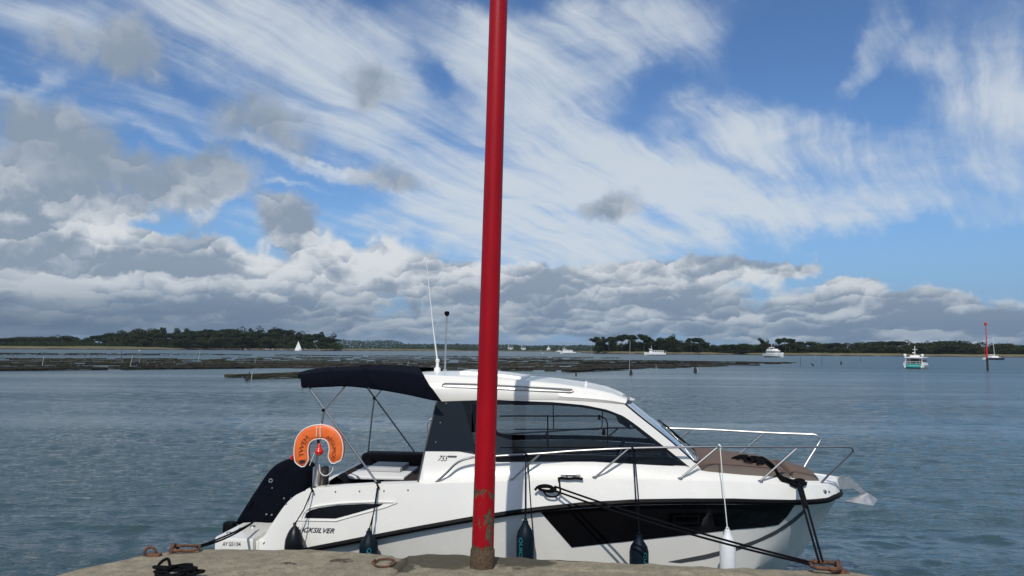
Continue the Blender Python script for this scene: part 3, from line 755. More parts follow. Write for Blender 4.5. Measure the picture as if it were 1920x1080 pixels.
m = MB(); m.grid(rows); n = len(rows[0]); m.f.append(tuple(range(n))); m.f.append(tuple(range(len(m.v) - n, len(m.v)))[::-1])
m.out('roof', 'gelcoat', boat, angle=38)
m = MB(); und = [[(x, y, z - .004) for x, y, z in (r[0], r[-1])] for r in rows]; m.grid([[(a[0], a[1] + (b[1] - a[1]) * u, a[2] + .03) for u in (0, .5, 1)] for a, b in und]); m.out('headliner', 'cabin_inside', boat)
hz = float(np.interp(-.2, *T_rt)); m = MB()
hA, hB = bl(880, 697, .3).x, bl(992, 706, .1).x
rr_ = []
for s in np.linspace(hA, hB, 8):
    z0 = np.interp(s, *T_rt); rr_.append([(s, y, z0 + dz) for y, dz in ((-.52, -.02), (-.50, .018), (0, .026), (.50, .018), (.52, -.02))])
m.grid(rr_); m.f.append(tuple(range(5))); m.f.append(tuple(range(35, 40))[::-1]); m.out('roof_hatch', 'gelcoat', boat)
def handrail(k):
    m = MB(); up = smoothc([(1070, 734.5), (1075, 732), (1068, 729.5), (1010, 726), (953, 723), (895, 720), (840, 718.5), (833, 719.5), (831, 722), (835, 725), (895, 727.5), (953, 730), (1010, 732.5), (1070, 734.8)], 90)
    m.tube([fl(cp(x, y, .035), k) for x, y in up], .0085, 8)
    for x, y in ((838, 724), (953, 729), (1068, 734)): m.tube([fl(cp(x, y, -.02), k), fl(cp(x, y, .036), k)], .010, 8)
    m.out('roof_handrail', 'stainless', boat)
both(handrail)
p = bl(1099, 721, -.1); m = MB(); m.lathe([(.022, 0), (.02, .015), (.014, .02), (.014, .05), (0, .055)], (p.x, -.1, p.z - .012), 10); m.out('roof_light', 'white_plastic', boat)

# windscreen
ed = smoothc(PO[5:10], 16); ct = smoothc([(1180, 748), (1212, 773), (1245, 799), (1274, 824), (1306, 853)], 16); rows = []
for e, c in zip(ed, ct):
    p = cp(e[0], e[1], .004); q = bl(c[0], c[1], -.25); hw = abs(p.y)
    rows.append([(p.x + (q.x - p.x) * (1 - u * u), hw * u, p.z + (q.z - p.z) * (1 - u * u)) for u in np.linspace(-1, 1, 21)])
m = MB(); m.grid(rows); m.out('windscreen', 'windscreen_glass', boat)
m = MB(); m.tube([(x + .004, y, z + .002) for x, y, z in rows[-1]], .014, 6); m.tube([(x + .004, y, z + .003) for x, y, z in rows[0]], .012, 6)
for j in (0, 20): m.tube([r[j] for r in rows], .010, 6)
m.out('windscreen_seal', 'black_vinyl', boat)
for y0, y1 in ((.75, .35), (.05, -.30)):
    i0, i1 = 10 + int(y0 * 10), 10 + int(y1 * 10); a = rows[-1][i0]; b = rows[9][i1]; c0_, c1_ = rows[7][i1], rows[12][i1]
    m = MB(); m.tube([(a[0] + .03, a[1], a[2] + .01), (b[0] + .035, b[1], b[2] + .012)], .007, 6); m.tube([(c0_[0] + .02, c0_[1], c0_[2] + .008), (b[0] + .03, b[1], b[2] + .01), (c1_[0] + .02, c1_[1], c1_[2] + .008)], .009, 6)
    m.out('wiper', 'black_vinyl', boat)

# inside the cabin
m = MB(); m.box((CK1, -.85, .45), (1.3, .85, .5)); m.out('cabin_floor', 'cabin_dark', boat)
d0 = bl(1180, 838, -.5)
m = MB(); pr = [(1.02, .9), (1.05, 1.30), (1.16, 1.37), (2.35, 1.34), (2.35, .9)]; m.grid([[(s, y, z) for s, z in pr] for y in np.linspace(-.86, .86, 5)]); m.out('dashboard', 'cabin_inside', boat)
m = MB(); m.box((.35, .25, .5), (1.0, .90, 1.36), .03); m.out('galley_unit', 'taupe_side', boat)
def seat(x, y, mt='cabin_dark'):
    m = MB(); m.box((x - .05, y - .24, 1.08), (x + .42, y + .24, 1.20), .04); m.box((x - .10, y - .24, 1.15), (x + .02, y + .24, 1.98), .05); m.lathe([(.06, .5), (.05, 1.1)], (x + .18, y, 0), 10); m.out('helm_seat', mt, boat)
p = bl(928, 800, -.5); seat(p.x - .08, -.48); 
m = MB(); w = [(1.02 + .05 * math.sin(a) * 0 + .06 * math.cos(a), -.45 + .17 * math.sin(a), 1.52 + .17 * math.cos(a)) for a in np.linspace(0, 2 * math.pi, 20)]; m.tube(w, .014, 6); m.tube([(1.02, -.45, 1.52), (1.2, -.45, 1.42)], .02, 6)
m.out('steering_wheel', 'cabin_dark', boat)
m = MB(); m.box((-1.15, .35, .5), (.25, .93, 1.12), .04); m.out('saloon_seat', 'taupe_side', boat)
m = MB(); g = [cp(x, y) for x, y in ((1160, 783), (1172, 815), (1200, 832), (1190, 790))]; m.grid([[(g[0].x, .5 + .0, g[0].z), (g[3].x, .5, g[3].z)], [(g[1].x, .56, g[1].z), (g[2].x, .56, g[2].z)]]); 
m.out('far_pillar_sheet', 'cabin_inside', boat)  # grey sheet standing in for the far pillar as seen through the glass
# aft doorway with its edge trim and grab handles
def trims(k):
    m = MB(); m.tube([fl(cp(x, y, .008), k) for x, y in ((783, 909), (796.5, 845), (806, 806), (819, 753))], .010, 6); m.out('door_trim', 'grey_print', boat)
    m = MB(); m.tube([fl(cp(x, y, -.05), k) for x, y in smoothc([(801, 812), (798, 808), (799, 796), (804, 788), (810, 786)], 14)], .011, 7); m.out('grab_handle', 'stainless', boat)
    for x, y in ((837, 756.5), (826, 792.5), (817.5, 829)): p = cp(x, y, .010); m = MB(); m.lathe([(0, -.012 * k), (.008, -.010 * k), (.012, 0)], (p.x, p.y * k, p.z), 10, 'y'); m.out('panel_stud', 'stainless', boat)
both(trims)

# hull graphics, vents, lettering
def patch(name, poly, mt, out=.004, parent=None, surf=hp, k=1, sub=3):
    bm = bmesh.new(); vs_ = [bm.verts.new((x, y, 0)) for x, y in poly]; es = [bm.edges.new((vs_[i], vs_[(i + 1) % len(vs_)])) for i in range(len(vs_))]
    bmesh.ops.triangle_fill(bm, edges=es, use_beauty=True)
    for _ in range(sub): bmesh.ops.subdivide_edges(bm, edges=[e for e in bm.edges if e.calc_length() > 11], cuts=1); bmesh.ops.triangulate(bm, faces=bm.faces)
    for v in bm.verts: v.co = Vector(fl(surf(v.co.x, v.co.y, out), k))
    m = MB().bm(bm); return m.out(name, mt, parent or boat)
def dense(poly, step=16):
    o = []
    for a, b in zip(poly, poly[1:] + poly[:1]):
        n = max(1, int(math.dist(a, b) / step)); o += [(a[0] + (b[0] - a[0]) * i / n, a[1] + (b[1] - a[1]) * i / n) for i in range(n)]
    return o
HW = [(1014, 960), (1072, 1026), (1183, 1014), (1300, 1001.5), (1380, 992.5), (1430, 988.5), (1459, 984), (1476, 968), (1490, 947), (1440, 946.5), (1380, 946), (1290, 945.5), (1190, 947.5), (1093, 953)]
for k in (1, -1):
    hw = patch('hull_window', dense(HW, 9), 'black_vinyl', .007, k=k, sub=5)
    patch('porthole_pane', dense([(1254, 962), (1440, 961), (1438, 979), (1380, 985), (1252, 986)]), 'porthole_glass', .010, hw, k=k)
    patch('opening_port', dense([(1262, 966), (1311, 965), (1312, 982), (1262, 983)]), 'black_rubber', .013, hw, k=k)
    patch('port_glass', dense([(1266, 968.5), (1307, 968), (1308, 977), (1266, 978)]), 'porthole_glass', .016, hw, k=k)
    up_ = resample([(1252, 1053), (1320, 1040), (1375, 1026.5), (1420, 1011), (1455, 994), (1485, 974), (1507, 955)], 40); lo_ = resample([(1275, 1055.5), (1322, 1048.5), (1375, 1034.5), (1420, 1018), (1458, 1000.5), (1490, 979), (1511, 960)], 40)
    m = MB(); m.grid([[fl(hp(*(up_[i] * (1 - u) + lo_[i] * u), .005), k) for u in (0, .5, 1)] for i in range(40)]); m.out('bow_stripe', 'grey_print', boat)
    patch('side_vent', dense([(570, 971), (574, 962), (585, 955.5), (598, 952), (633, 947), (680, 944.5), (719, 944.5), (711, 949), (670, 961), (629, 972)], 10), 'black_vinyl', .004, k=k)
    m = MB(); m.tube([fl(hp(x, y, .004), k) for x, y in [(555, 975.5), (630, 976.5), (672, 964.5), (722, 951), (745, 942), (738, 941), (712, 942)]], .008, 6)
    m.tube([fl(hp(x, y, .003), k) for x, y in smoothc([(565, 975), (569, 962), (580, 953), (600, 948.5), (640, 943.5), (700, 941), (740, 941.5)], 24)], .010, 6); m.out('vent_moulding', 'gelcoat', boat)
    for x, y in ((537, 945), (629, 922), (674, 921), (720, 920.5), (765, 919), (546, 934)): p = hp(x, y, .002); m = MB(); m.lathe([(0, -.006 * k), (.007, -.005 * k), (.010, 0)], (p.x, p.y * k, p.z), 9, 'y'); m.out('canopy_stud', 'stainless', boat)
def text_mesh(body, shear=0.0, bold=0.0):
    lim = None
    if bold: lim = text_mesh_raw(body, shear, 0.0)[0]
    v, f = text_mesh_raw(body, shear, bold)
    if lim is not None: v = np.clip(v, lim.min(0) - abs(bold), lim.max(0) + abs(bold))     # trims stray mitre points
    v = v - v.min(0); v = v / v.max(0); return v, f
def text_mesh_raw(body, shear=0.0, bold=0.0):
    cu = bpy.data.curves.new('t', 'FONT'); cu.body = body; cu.shear = shear; cu.offset = bold; cu.size = 1; cu.resolution_u = 3
    o = bpy.data.objects.new('t', cu); C.objects.link(o); bpy.context.view_layer.update()
    me = bpy.data.meshes.new_from_object(o.evaluated_get(bpy.context.evaluated_depsgraph_get())); bpy.data.objects.remove(o)
    v = np.array([q.co[:2] for q in me.vertices]); f = [tuple(p.vertices) for p in me.polygons]; bpy.data.meshes.remove(me)
    return v, f
def lettering(name, body, corners, f3, mt, parent, shear=.0, bold=0.0):
    """corners: pixel positions of lower left, lower right, upper right, upper left"""
    v, f = text_mesh(body, shear, bold); a, b, c, d = [np.array(q, float) for q in corners]; out = []
    for u, w in v: out.append(f3(*((a * (1 - u) + b * u) * (1 - w) + (d * (1 - u) + c * u) * w)))
    m = MB().raw(out, f); return m.out(name, mt, parent, smooth=False)
lettering('name_lettering', 'QUICKSILVER', [(543.5, 998.5), (625.5, 1001.5), (628, 990.5), (546.5, 987.5)], lambda x, y: hp(x, y, .004), 'black_print', boat, .28, .012)
lettering('registration_number', 'AY G51104', [(417, 1023.5), (451, 1024), (451, 1016.5), (418, 1016)], lambda x, y: bl(x, y, -1.1035), 'black_print', boat, 0, .012)
lettering('model_number', '755', [(821, 864), (838, 864.5), (842, 854.5), (824, 854)], lambda x, y: cp(x, y, .009), 'black_print', boat, .25)
patch('model_bar', [(841, 854), (857, 854.3), (856, 857.6), (840, 857.3)], 'grey_print', .009, surf=cp)
for x_, r_ in ((1546, .022), (1554, .012)): p = hp(x_, 922, .004); m = MB(); m.lathe([(0, -.01), (r_, -.006), (r_ + .003, 0)], (p.x, p.y, p.z), 14, 'y'); m.out('bow_fitting', 'stainless', boat)

# guard rails
RL = [(800, 919), (812, 909), (827, 896), (840, 884), (851, 872.5), (860, 866), (869, 862), (880, 859), (890, 857.3), (930, 855), (1024, 849.5), (1074, 845.5), (1180, 840.5), (1316, 838), (1400, 838), (1495, 838.5), (1585, 837.5), (1596, 839), (1600, 843), (1597, 848), (1585, 860), (1560, 884), (1540, 905)]
T_rl = tab([(-1.5, 1.17), (-1, 1.16), (0, 1.16), (1, 1.13), (1.8, 1.03), (2.4, .92), (2.9, .80), (3.3, .70), (3.7, .62), (3.95, .55)])
def railb(s, z): return float(np.interp(s, *T_rl))
tiproot = bl(1540, 906, -.36)
rail_pts = []
for i, (x, y) in enumerate(smoothc(RL, 120)):
    p = on_side(x, y, railb)
    if x > 1535 and y > 840 and i > 80:
        u = min(1, (y - 840) / 65); p = bl(x, y, -(.60 * (1 - u) + .40 * u))
    elif x < 890: p = on_side(x, y, lambda s, z: 1.15)
    rail_pts.append(p)
for k in (1, -1):
    m = MB(); m.tube([fl(p, k) for p in rail_pts], .0125, 8); rl = m.out('bow_rail', 'stainless', boat)
    for (a, b) in (((1014, 850), (959, 903)), ((1179, 841), (1115, 898)), ((1346, 838), (1275, 899)), ((1496, 838.5), (1425, 905))):
        p = on_side(*a, railb); q = on_side(*b, lambda s, z: bg(s) - .03); q.z = zg(q.x) + .01
        m = MB(); m.tube([fl(p, k), fl(q, k)], .0115, 8); m.lathe([(0, .016), (.020, .014), (.032, .004), (.034, -.01)], (q.x, q.y * k, q.z), 12); m.out('stanchion', 'stainless', rl)
    q = rail_pts[0]; m = MB(); m.lathe([(0, .02), (.02, .018), (.034, .004), (.036, -.01)], (q.x, q.y * k, q.z), 12); m.out('rail_foot', 'stainless', rl)

# bimini canopy and its tubes
CT = [(566, 700), (580, 694), (610, 689.5), (650, 687), (700, 685.3), (750, 686.5), (790, 689.5)]; ns = 26
top = smoothc(CT, ns); low = smoothc([(567, 726), (610, 724), (650, 723), (700, 728), (760, 738), (806, 748), (827, 751)], ns); shd = smoothc([(566, 702), (600, 697), (650, 694.5), (700, 694), (750, 697), (794, 705)], ns)
rows = []
for i in range(ns):
    T = bl(top[i][0], top[i][1], .15); H = bl(shd[i][0], shd[i][1], -1.0); L = bl(low[i][0], low[i][1], -1.12)
    half = [(L.x, -1.12, L.z), (L.x * .55 + H.x * .45, -1.115, L.z * .5 + H.z * .5), (H.x, -1.05, H.z - .012), (H.x, -.96, H.z + .004)]
    for u in (.75, .5, .25): half.append((H.x + (T.x - H.x) * (1 - u), -1.0 * u, H.z + (T.z - H.z) * (1 - u ** 2) - .004 * math.sin(i * 1.1 + u * 5)))
    row = half + [(T.x, 0, T.z)] + [(x, -y, z) for x, y, z in half[::-1]]; rows.append(row)
m = MB(); m.grid(rows); m.grid([[(x, y * .985, z - .012) for x, y, z in r] for r in rows])
n0_ = len(rows[0]); e0 = [rows[0][j] for j in range(n0_)]; m.grid([e0, [(x, y * .985, z - .05) for x, y, z in e0]])
can = m.out('bimini_canopy', 'navy_canvas', boat, angle=50)
m = MB(); sm = [bl(x, y, -1.0 if y > 700 else .0) for x, y in ()]
k_ = 13; m.tube([(x, y, z + .002) for x, y, z in rows[k_]], .006, 6); m.tube([(x, y, z + .002) for x, y, z in rows[6]], .005, 6); m.out('canopy_seam', 'navy_canvas', can)
def frame(k):
    P = lambda x, y, l: fl(bl(x, y, l), k)
    m = MB(); m.tube([P(580, 727, -1.08), P(709, 908, -1.10)], .0125, 8); m.out('canopy_strut', 'stainless', boat)
    m = MB(); m.tube([P(648, 723, -1.08), P(608, 768, -1.09)], .011, 8); m.tube([P(608, 766, -1.09), P(602, 800, -1.10), P(587, 916, -1.12)], .0125, 8); m.out('canopy_strut', 'stainless', boat)
    for x, y in ((709, 908), (587, 916)):
        p = bl(x, y, -1.11); m = MB(); m.box((p.x - .03, (p.y - .02) * 1 if k == 1 else -p.y - .02, p.z - .02), (p.x + .03, p.y + .02 if k == 1 else -p.y + .02, p.z + .025), .006); m.out('canopy_foot', 'black_rubber', boat)
    p = bl(607, 769, -1.09); m = MB(); m.lathe([(0, -.02), (.02, -.02), (.02, .02), (0, .02)], (p.x, p.y * k, p.z), 8, 'y'); m.out('canopy_hinge', 'black_rubber', boat)
both(frame)
for i in (1, 12): 
    m = MB(); m.tube([(x, y * .98, z - .02) for x, y, z in rows[i]], .012, 6); m.out('canopy_bow', 'stainless', boat)

# outboard engine under its cover, tilted
CO = [(452, 977), (458, 967), (478, 934), (500, 900), (515, 879), (527, 866.5), (538, 862), (552, 861), (572, 866), (586, 876), (592, 890), (592, 912), (580, 935), (560, 955), (540, 968), (508, 980), (475, 981)]
co = smoothc(CO + [CO[0]], 44)[:-1]; cc = np.array([536, 925]); rows = []
for y, sc in ((-.30, .72), (-.28, .86), (-.22, .96), (-.10, 1.0), (.10, 1.0), (.22, .96), (.28, .86), (.30, .72)):
    ring = []
    for i, q in enumerate(co):
        u = cc + (q - cc) * sc; p = bl(u[0], u[1], 0); w = 1 + .10 * MN.noise((p.x * 7, y * 9, p.z * 7)); ring.append((p.x, y * w * (1 - .35 * max(0, (930 - u[1]) / -60)) if False else y * w, p.z))
    rows.append(ring)
m = MB(); m.grid(rows, True); n_ = len(co); m.f.append(tuple(range(n_))); m.f.append(tuple(range(len(m.v) - n_, len(m.v)))[::-1])
mot = m.out('outboard_engine', 'navy_canvas', boat, angle=60)
for x, y in ((511, 915), (500, 964), (510, 965), (533, 934)): p = bl(x, y, -.30); m = MB(); m.lathe([(0, -.008), (.012, -.006), (.014, .012)], (p.x, -.305, p.z), 9, 'y'); m.out('cover_eyelet', 'stainless', mot)
p = bl(508, 901, -.305); m = MB(); m.lathe([(.016, -.006), (.026, -.006), (.028, .01), (.016, .01), (.016, -.006)], (p.x, -.312, p.z), 14, 'y'); m.out('cover_emblem', 'galvanised', mot)
p = bl(432, 982, 0); m = MB(); m.box((p.x - .08, -.07, p.z - .30), (p.x + .07, .07, p.z + .03), .03); m.box((p.x - .05, -.03, .0), (p.x + .35, .03, p.z - .12), .02); m.out('engine_leg', 'black_rubber', mot)
m = MB(); p = bl(548, 857, -.02); m.tube([(p.x, -.02, p.z - .06), (p.x - .01, -.02, p.z), (p.x + .03, -.02, p.z + .03), (p.x + .05, -.02, p.z)], .017, 7); m.out('cover_toggle', 'red_plastic', mot)

# aerial and light mast on the roof
p = bl(820, 693, .0); q = bl(799, 486, .0)
m = MB(); m.lathe([(.045, -.03), (.04, .02), (.022, .03), (.02, .09), (.026, .10), (.026, .13), (.012, .14)], (p.x, 0, p.z), 12); m.out('aerial_base', 'white_plastic', boat)
m = MB(); m.tube([(p.x, 0, p.z + .1), (p.x + (q.x - p.x) * .35, 0, p.z + (q.z - p.z) * .35), (q.x, 0, q.z)], [.011, .007, .003], 7); m.lathe([(0, -.012), (.008, -.006), (.008, .008), (0, .012)], (q.x, 0, q.z), 8); m.out('aerial', 'white_plastic', boat)
p = bl(834, 696, .3); q = bl(838, 590, .3)
m = MB(); m.tube([p, q], .013, 8); m.lathe([(.03, -.02), (.03, .02), (.014, .03)], (p.x, .3, p.z), 10); m.out('light_mast', 'galvanised', boat)
m = MB(); m.lathe([(.014, -.02), (.03, .0), (.034, .012), (.034, .035), (.02, .045), (0, .047)], (q.x, .3, q.z), 12); m.out('mast_light', 'black_rubber', boat)

# cleats and bow roller
def cleat(px, py, f, rz=0.0):
    p = f(px, py); m = MB(); m.tube([(p.x - .11, p.y, p.z + .045), (p.x - .05, p.y, p.z + .055), (p.x + .05, p.y, p.z + .055), (p.x + .11, p.y, p.z + .045)], [.008, .013, .013, .008], 8)
    for d in (-.04, .04): m.tube([(p.x + d, p.y, p.z - .02), (p.x + d, p.y, p.z + .05)], .011, 8)
    return m.out('cleat', 'stainless', boat)
cleat(1070, 899, lambda x, y: bl(x, y, -1.13)); cleat(1497, 912, lambda x, y: bl(x, y, -.50))
p0 = bl(1530, 905, 0); p1 = bl(1592, 903, 0)
m = MB()
for y in (-.07, .07):
    m.prism([(p0.x - .1, p0.z + .03), (p1.x - .02, p1.z + .06), (p1.x + .03, p1.z + .03), (p1.x + .02, p1.z - .07), (p1.x - .06, p1.z - .075), (p0.x - .1, p0.z - .06)], .006, lambda u, w_, d, y=y: (u, y + d - .003, w_))
m.lathe([(.0, -.06), (.03, -.06), (.02, 0), (.03, .06), (0, .06)], (p1.x - .02, 0, p1.z - .02), 12, 'y'); m.out('bow_roller', 'galvanised', boat)

# anchor hanging in the roller: its own thing
a0 = bl(1592, 897, 0); a1 = bl(1610, 918, 0); tip = bl(1583, 940, 0); heel = bl(1640, 935, 0); cr = bl(1622, 926, 0)
anc = thing('anchor', 'galvanised plough anchor hanging from the bow roller of the cruiser', 'anchor', bw((cr.x, 0, cr.z)), -TH)
def al(p): return (p[0] - cr.x, p[1], p[2] - cr.z)
m = MB(); sh_ = [(p0.x + .15, p0.z + .02), (a0.x, a0.z + .02), (bl(1606, 908, 0).x, bl(1606, 905, 0).z), (cr.x + .01, cr.z + .01), (cr.x - .05, cr.z - .0), (bl(1598, 912, 0).x, bl(1598, 914, 0).z), (a0.x - .03, a0.z - .05), (p0.x + .15, p0.z - .04)]
m.prism(sh_, .022, lambda u, w_, d: al((u, d - .011, w_))); m.out('shank', 'galvanised', anc)
m = MB(); A = al(tip); H = al(heel); K = (0, 0, 0)
m.raw([A, (H[0] - .02, -.15, H[2] + .02), (H[0] - .08, -.17, H[2] - .05), (.02, 0, .02), (H[0] - .02, .15, H[2] + .02), (H[0] - .08, .17, H[2] - .05), (H[0] - .02, 0, H[2] - .035), (A[0] + .02, 0, A[2] - .012)],
      [(0, 2, 3), (2, 1, 3), (0, 3, 5), (5, 3, 4), (1, 6, 3), (3, 6, 4), (0, 7, 2), (7, 6, 2), (2, 6, 1), (0, 5, 7), (7, 5, 6), (5, 4, 6)])
m.out('fluke', 'galvanised', anc, smooth=False)

# ------------------------------------------------------------------ horseshoe lifebuoy hanging on the bimini pole
LB = -1.20
def lp(x, y, d=0.0): p = bl(x, y, LB); return Vector((p.x, LB - d, p.z))
cen = smoothc([(570, 874), (567, 858), (566.5, 840), (571, 824), (582, 813.5), (598, 809), (614, 811), (626, 820), (631.5, 835), (631, 850), (627, 862), (626, 868)], 60)
o = lp(599, 806)
buoy = thing('lifebuoy', 'orange horseshoe lifebuoy with white piping and hand lettering hung on the bimini pole', 'lifebuoy', bw(o), -TH)
def rel(p): return (p[0] - o.x, p[1] - o.y, p[2] - o.z)
m = MB(); rows = []; edges = {1: [], -1: []}
for i, (x, y) in enumerate(cen):
    a = cen[max(i - 1, 0)]; b = cen[min(i + 1, len(cen) - 1)]; t_ = np.array(b) - np.array(a); t_ /= np.linalg.norm(t_); nrm = np.array([-t_[1], t_[0]])
    e = min(i, len(cen) - 1 - i) / 5; w = 14.0 * (1 if e >= 1 else (.22 + .78 * math.sin(e * math.pi / 2))); pts = []
    for j in range(18):
        an = 2 * math.pi * j / 18; ca, sa = math.cos(an), math.sin(an)
        u = math.copysign(abs(ca) ** .55, ca); v = math.copysign(abs(sa) ** .6, sa)
        q = np.array([x, y]) + nrm * w * u; pts.append(rel(lp(q[0], q[1], v * .045 * (1 if e >= 1 else .5 + .5 * e) + .004 * MN.noise((x * .3, y * .3, j)))))
    rows.append(pts)
    for k in (1, -1): q = np.array([x, y]) + nrm * w * .93 * k; edges[k].append(rel(lp(q[0], q[1], .033)))
m.grid(rows, True); m.f.append(tuple(range(18))); m.f.append(tuple(range(len(m.v) - 18, len(m.v)))[::-1])
m.out('buoy_body', 'orange_vinyl', buoy, angle=60)
m = MB(); m.tube(edges[1] + edges[-1][::-1] + [edges[1][0]], .0062, 6); m.out('piping', 'white_plastic', buoy)
lf3 = lambda x, y: rel(lp(x, y, .0515))
def hand(body, path, h, size):
    """thin pen strokes lettered along a path of pixels, tops pointing outwards"""
    P = resample(path, 100); v, f = text_mesh(body, 0, -.011); out = []
    for u, w in v:
        x = u * 98.9; i = int(x); q = P[i] * (1 - (x - i)) + P[i + 1] * (x - i); d = P[i + 1] - P[i]; d = d / np.linalg.norm(d); nr = np.array([d[1], -d[0]])
        q = q + nr * (w - .5) * h; out.append(lf3(q[0], q[1]))
    MB().raw(out, f).out('pen_lettering', 'black_print', buoy, smooth=False)
hand('TWEM', [(568.5, 855), (567, 843), (571, 830), (580, 818)], 8, 1)
hand('AEGUMOU', [(615, 817), (624, 824), (629, 836), (628.5, 848), (627, 862)], 7, 1)
m = MB()
for pl in ([(562, 866), (566, 861.5), (576, 861), (573, 864.5), (566, 864.8)], [(562.5, 868.3), (566, 866), (574, 866), (571, 868.6)]): m.raw([lf3(x, y) for x, y in pl], [tuple(range(len(pl)))])
m.out('printed_emblem', 'black_print', buoy, smooth=False)
m = MB()
for dx in (-3.6, 3.6): m.tube([rel(lp(600 + dx, 820, .03)), rel(lp(600 + dx, 818, .054)), rel(lp(600 + dx * .9, 802, .054)), rel(lp(600 + dx * .8, 797, .02)), rel(lp(600, 795, -.03))], .0055, 6)
m.out('hanging_strap', 'white_rope', buoy)
m = MB(); m.tube([rel(lp(x, y, .02)) for x, y in smoothc([(626, 876), (623, 884), (614, 891), (606, 890), (601, 883), (600, 870)], 20)], .006, 6); m.tube([rel(lp(x, y, .03)) for x, y in ((592, 848), (587, 860), (582, 872))], .004, 6); m.out('lanyard', 'white_rope', buoy)
m = MB(); p = rel(lp(600, 845, .03)); m.lathe([(0, -.055), (.02, -.05), (.043, -.03), (.048, 0), (.036, .022), (.022, .04), (.020, .075), (.013, .085), (0, .087)], p, 16); m.out('flashing_light', 'red_plastic', buoy)
m = MB(); m.tube([rel(lp(597, 824, .02)), rel(lp(599, 832, .03))], .012, 7); m.tube([rel(lp(597, 832, .0)), rel(lp(594, 850, .0))], .010, 6); m.out('light_clip', 'black_rubber', buoy)

from mathutils.bvhtree import BVHTree
_v, _f = [], []
for o_ in boat.children:
    if o_.name.split('.')[0] in ('sun_pad', 'foredeck', 'side_deck', 'hull', 'coaming', 'windscreen', 'swim_platform'):
        b_ = len(_v); _v += [q.co.copy() for q in o_.data.vertices]; _f += [[i + b_ for i in q.vertices] for q in o_.data.polygons]
BVH = BVHTree.FromPolygons(_v, _f)
def onto(px, py, lift=.012):                        # world point where a sight line first meets the cruiser, raised a little
    d = ray(px, py); lo = CAMP - BO; o_ = Vector((lo.dot(BA), lo.dot(BB), lo.z)); dd = Vector((d.dot(BA), d.dot(BB), d.z)).normalized()
    h = BVH.ray_cast(o_, dd); return bw(h[0] + Vector((0, 0, lift * .8)) - dd * lift * .6) if h[0] else at(px, py, 9)
# ------------------------------------------------------------------ fenders
def fender(label, px, ytop, halfw, length, mt, rope_px, rope_mt, l=-1.365, text=None, ang=-27, round_=False, ropes2=None, group=None):
    p = bl(px, ytop, l); r = halfw / FPX * (bw(p).y); root = thing('fender', label, 'fender', bw(p), -TH, group)
    if round_: prof = [(.012, .03), (.03, .01), (.055, -.02), (r * .72, -.06), (r * .93, -.12), (r, -.19), (r * .97, -length * .6), (r * .75, -length * .88), (r * .3, -length), (0, -length)]
    else: prof = [(.012, .035), (.030, .03), (.034, .0), (r * .62, -.045), (r * .88, -.085), (r, -.14), (r, -length + .16), (r * .86, -length + .08), (r * .5, -length + .03), (.03, -length + .01), (.03, -length - .02), (0, -length - .02)]
    m = MB(); m.lathe(prof, n=28); bd = m.out('fender_body', mt, root, angle=50)
    m = MB(); m.lathe([(.010, -.012), (.018, -.010), (.018, .010), (.010, .012), (.010, -.012)], (0, 0, .045), 10, 'y'); m.out('eye', mt, root)
    m = MB(); T = [(bl(x, y, ll) - p) for x, y, ll in rope_px]
    m.tube([(0, 0, .04)] + T[::-1], .0072 if rope_mt == 'black_rope' else .0055, 6); m.tube([T[0] + Vector((-.012, 0, .012)), T[0] + Vector((0, -.02, 0)), T[0] + Vector((.01, 0, -.03))], .011, 6)
    m.out('lanyard', rope_mt, root)
    if ropes2:
        T = [(bl(x, y, ll) - p) for x, y, ll in ropes2[0]]; m = MB(); m.tube(T, .0055, 6); m.out('lanyard', ropes2[1], root)
    if text:
        v, f = text_mesh(text, .1, .02); out = []
        for u, w in v:                      # read downwards, wrapped on the barrel
            a = R(-90) + (w - .5) * .50 + R(ang); out.append((math.cos(a) * (r + .004), math.sin(a) * (r + .004), -.125 - u * (length - .16)))
        m = MB().raw(out, f); m.out('print', 'teal_print', bd, smooth=False)
    return root
FG = 'fenders hung along the cruiser side'
fender('round black fender hung below the lifebuoy at the stern quarter', 552.5, 990, 17.5, .46, 'black_fender', [(586, 917, -1.2), (570, 955, -1.30)], 'black_rope', round_=True, ropes2=([(584, 920, -1.2), (567, 985, -1.34), (562, 1015, -1.33)], 'white_rope'), group=FG)
fender('navy fender hung from the foot of the bimini strut', 692, 1001, 17, .62, 'navy_fender', [(709, 910, -1.2), (701, 960, -1.32)], 'black_rope', text='QUICKSILVER', ang=16, ropes2=([(707, 915, -1.2), (697, 985, -1.36), (697, 998, -1.36)], 'black_rope'), group=FG)
fender('navy fender with teal lettering hung just beside the red post', 985, 982, 16.5, .64, 'navy_fender', [(986, 851, -1.19), (985, 920, -1.29)], 'black_rope', text='QUICKSILVER', ropes2=([(988.5, 851, -1.19), (996, 960, -1.31), (1001, 1022, -1.29)], 'black_rope'), group=FG)
fender('navy fender hung in front of the black hull window', 1198, 1009, 17.5, .62, 'navy_fender', [(1187, 841, -1.13), (1192, 930, -1.30)], 'black_rope', l=-1.345, text='QUICKSILVER', ang=34, ropes2=([(1189.5, 841, -1.13), (1197, 930, -1.29), (1199, 1000, -1.33)], 'black_rope'), group=FG)
fender('white cylindrical fender on a white line near the bow', 1364, 999, 14.5, .66, 'white_fender', [(1350, 836, -1.0), (1356, 910, -1.12)], 'white_rope', l=-1.21, group=FG)

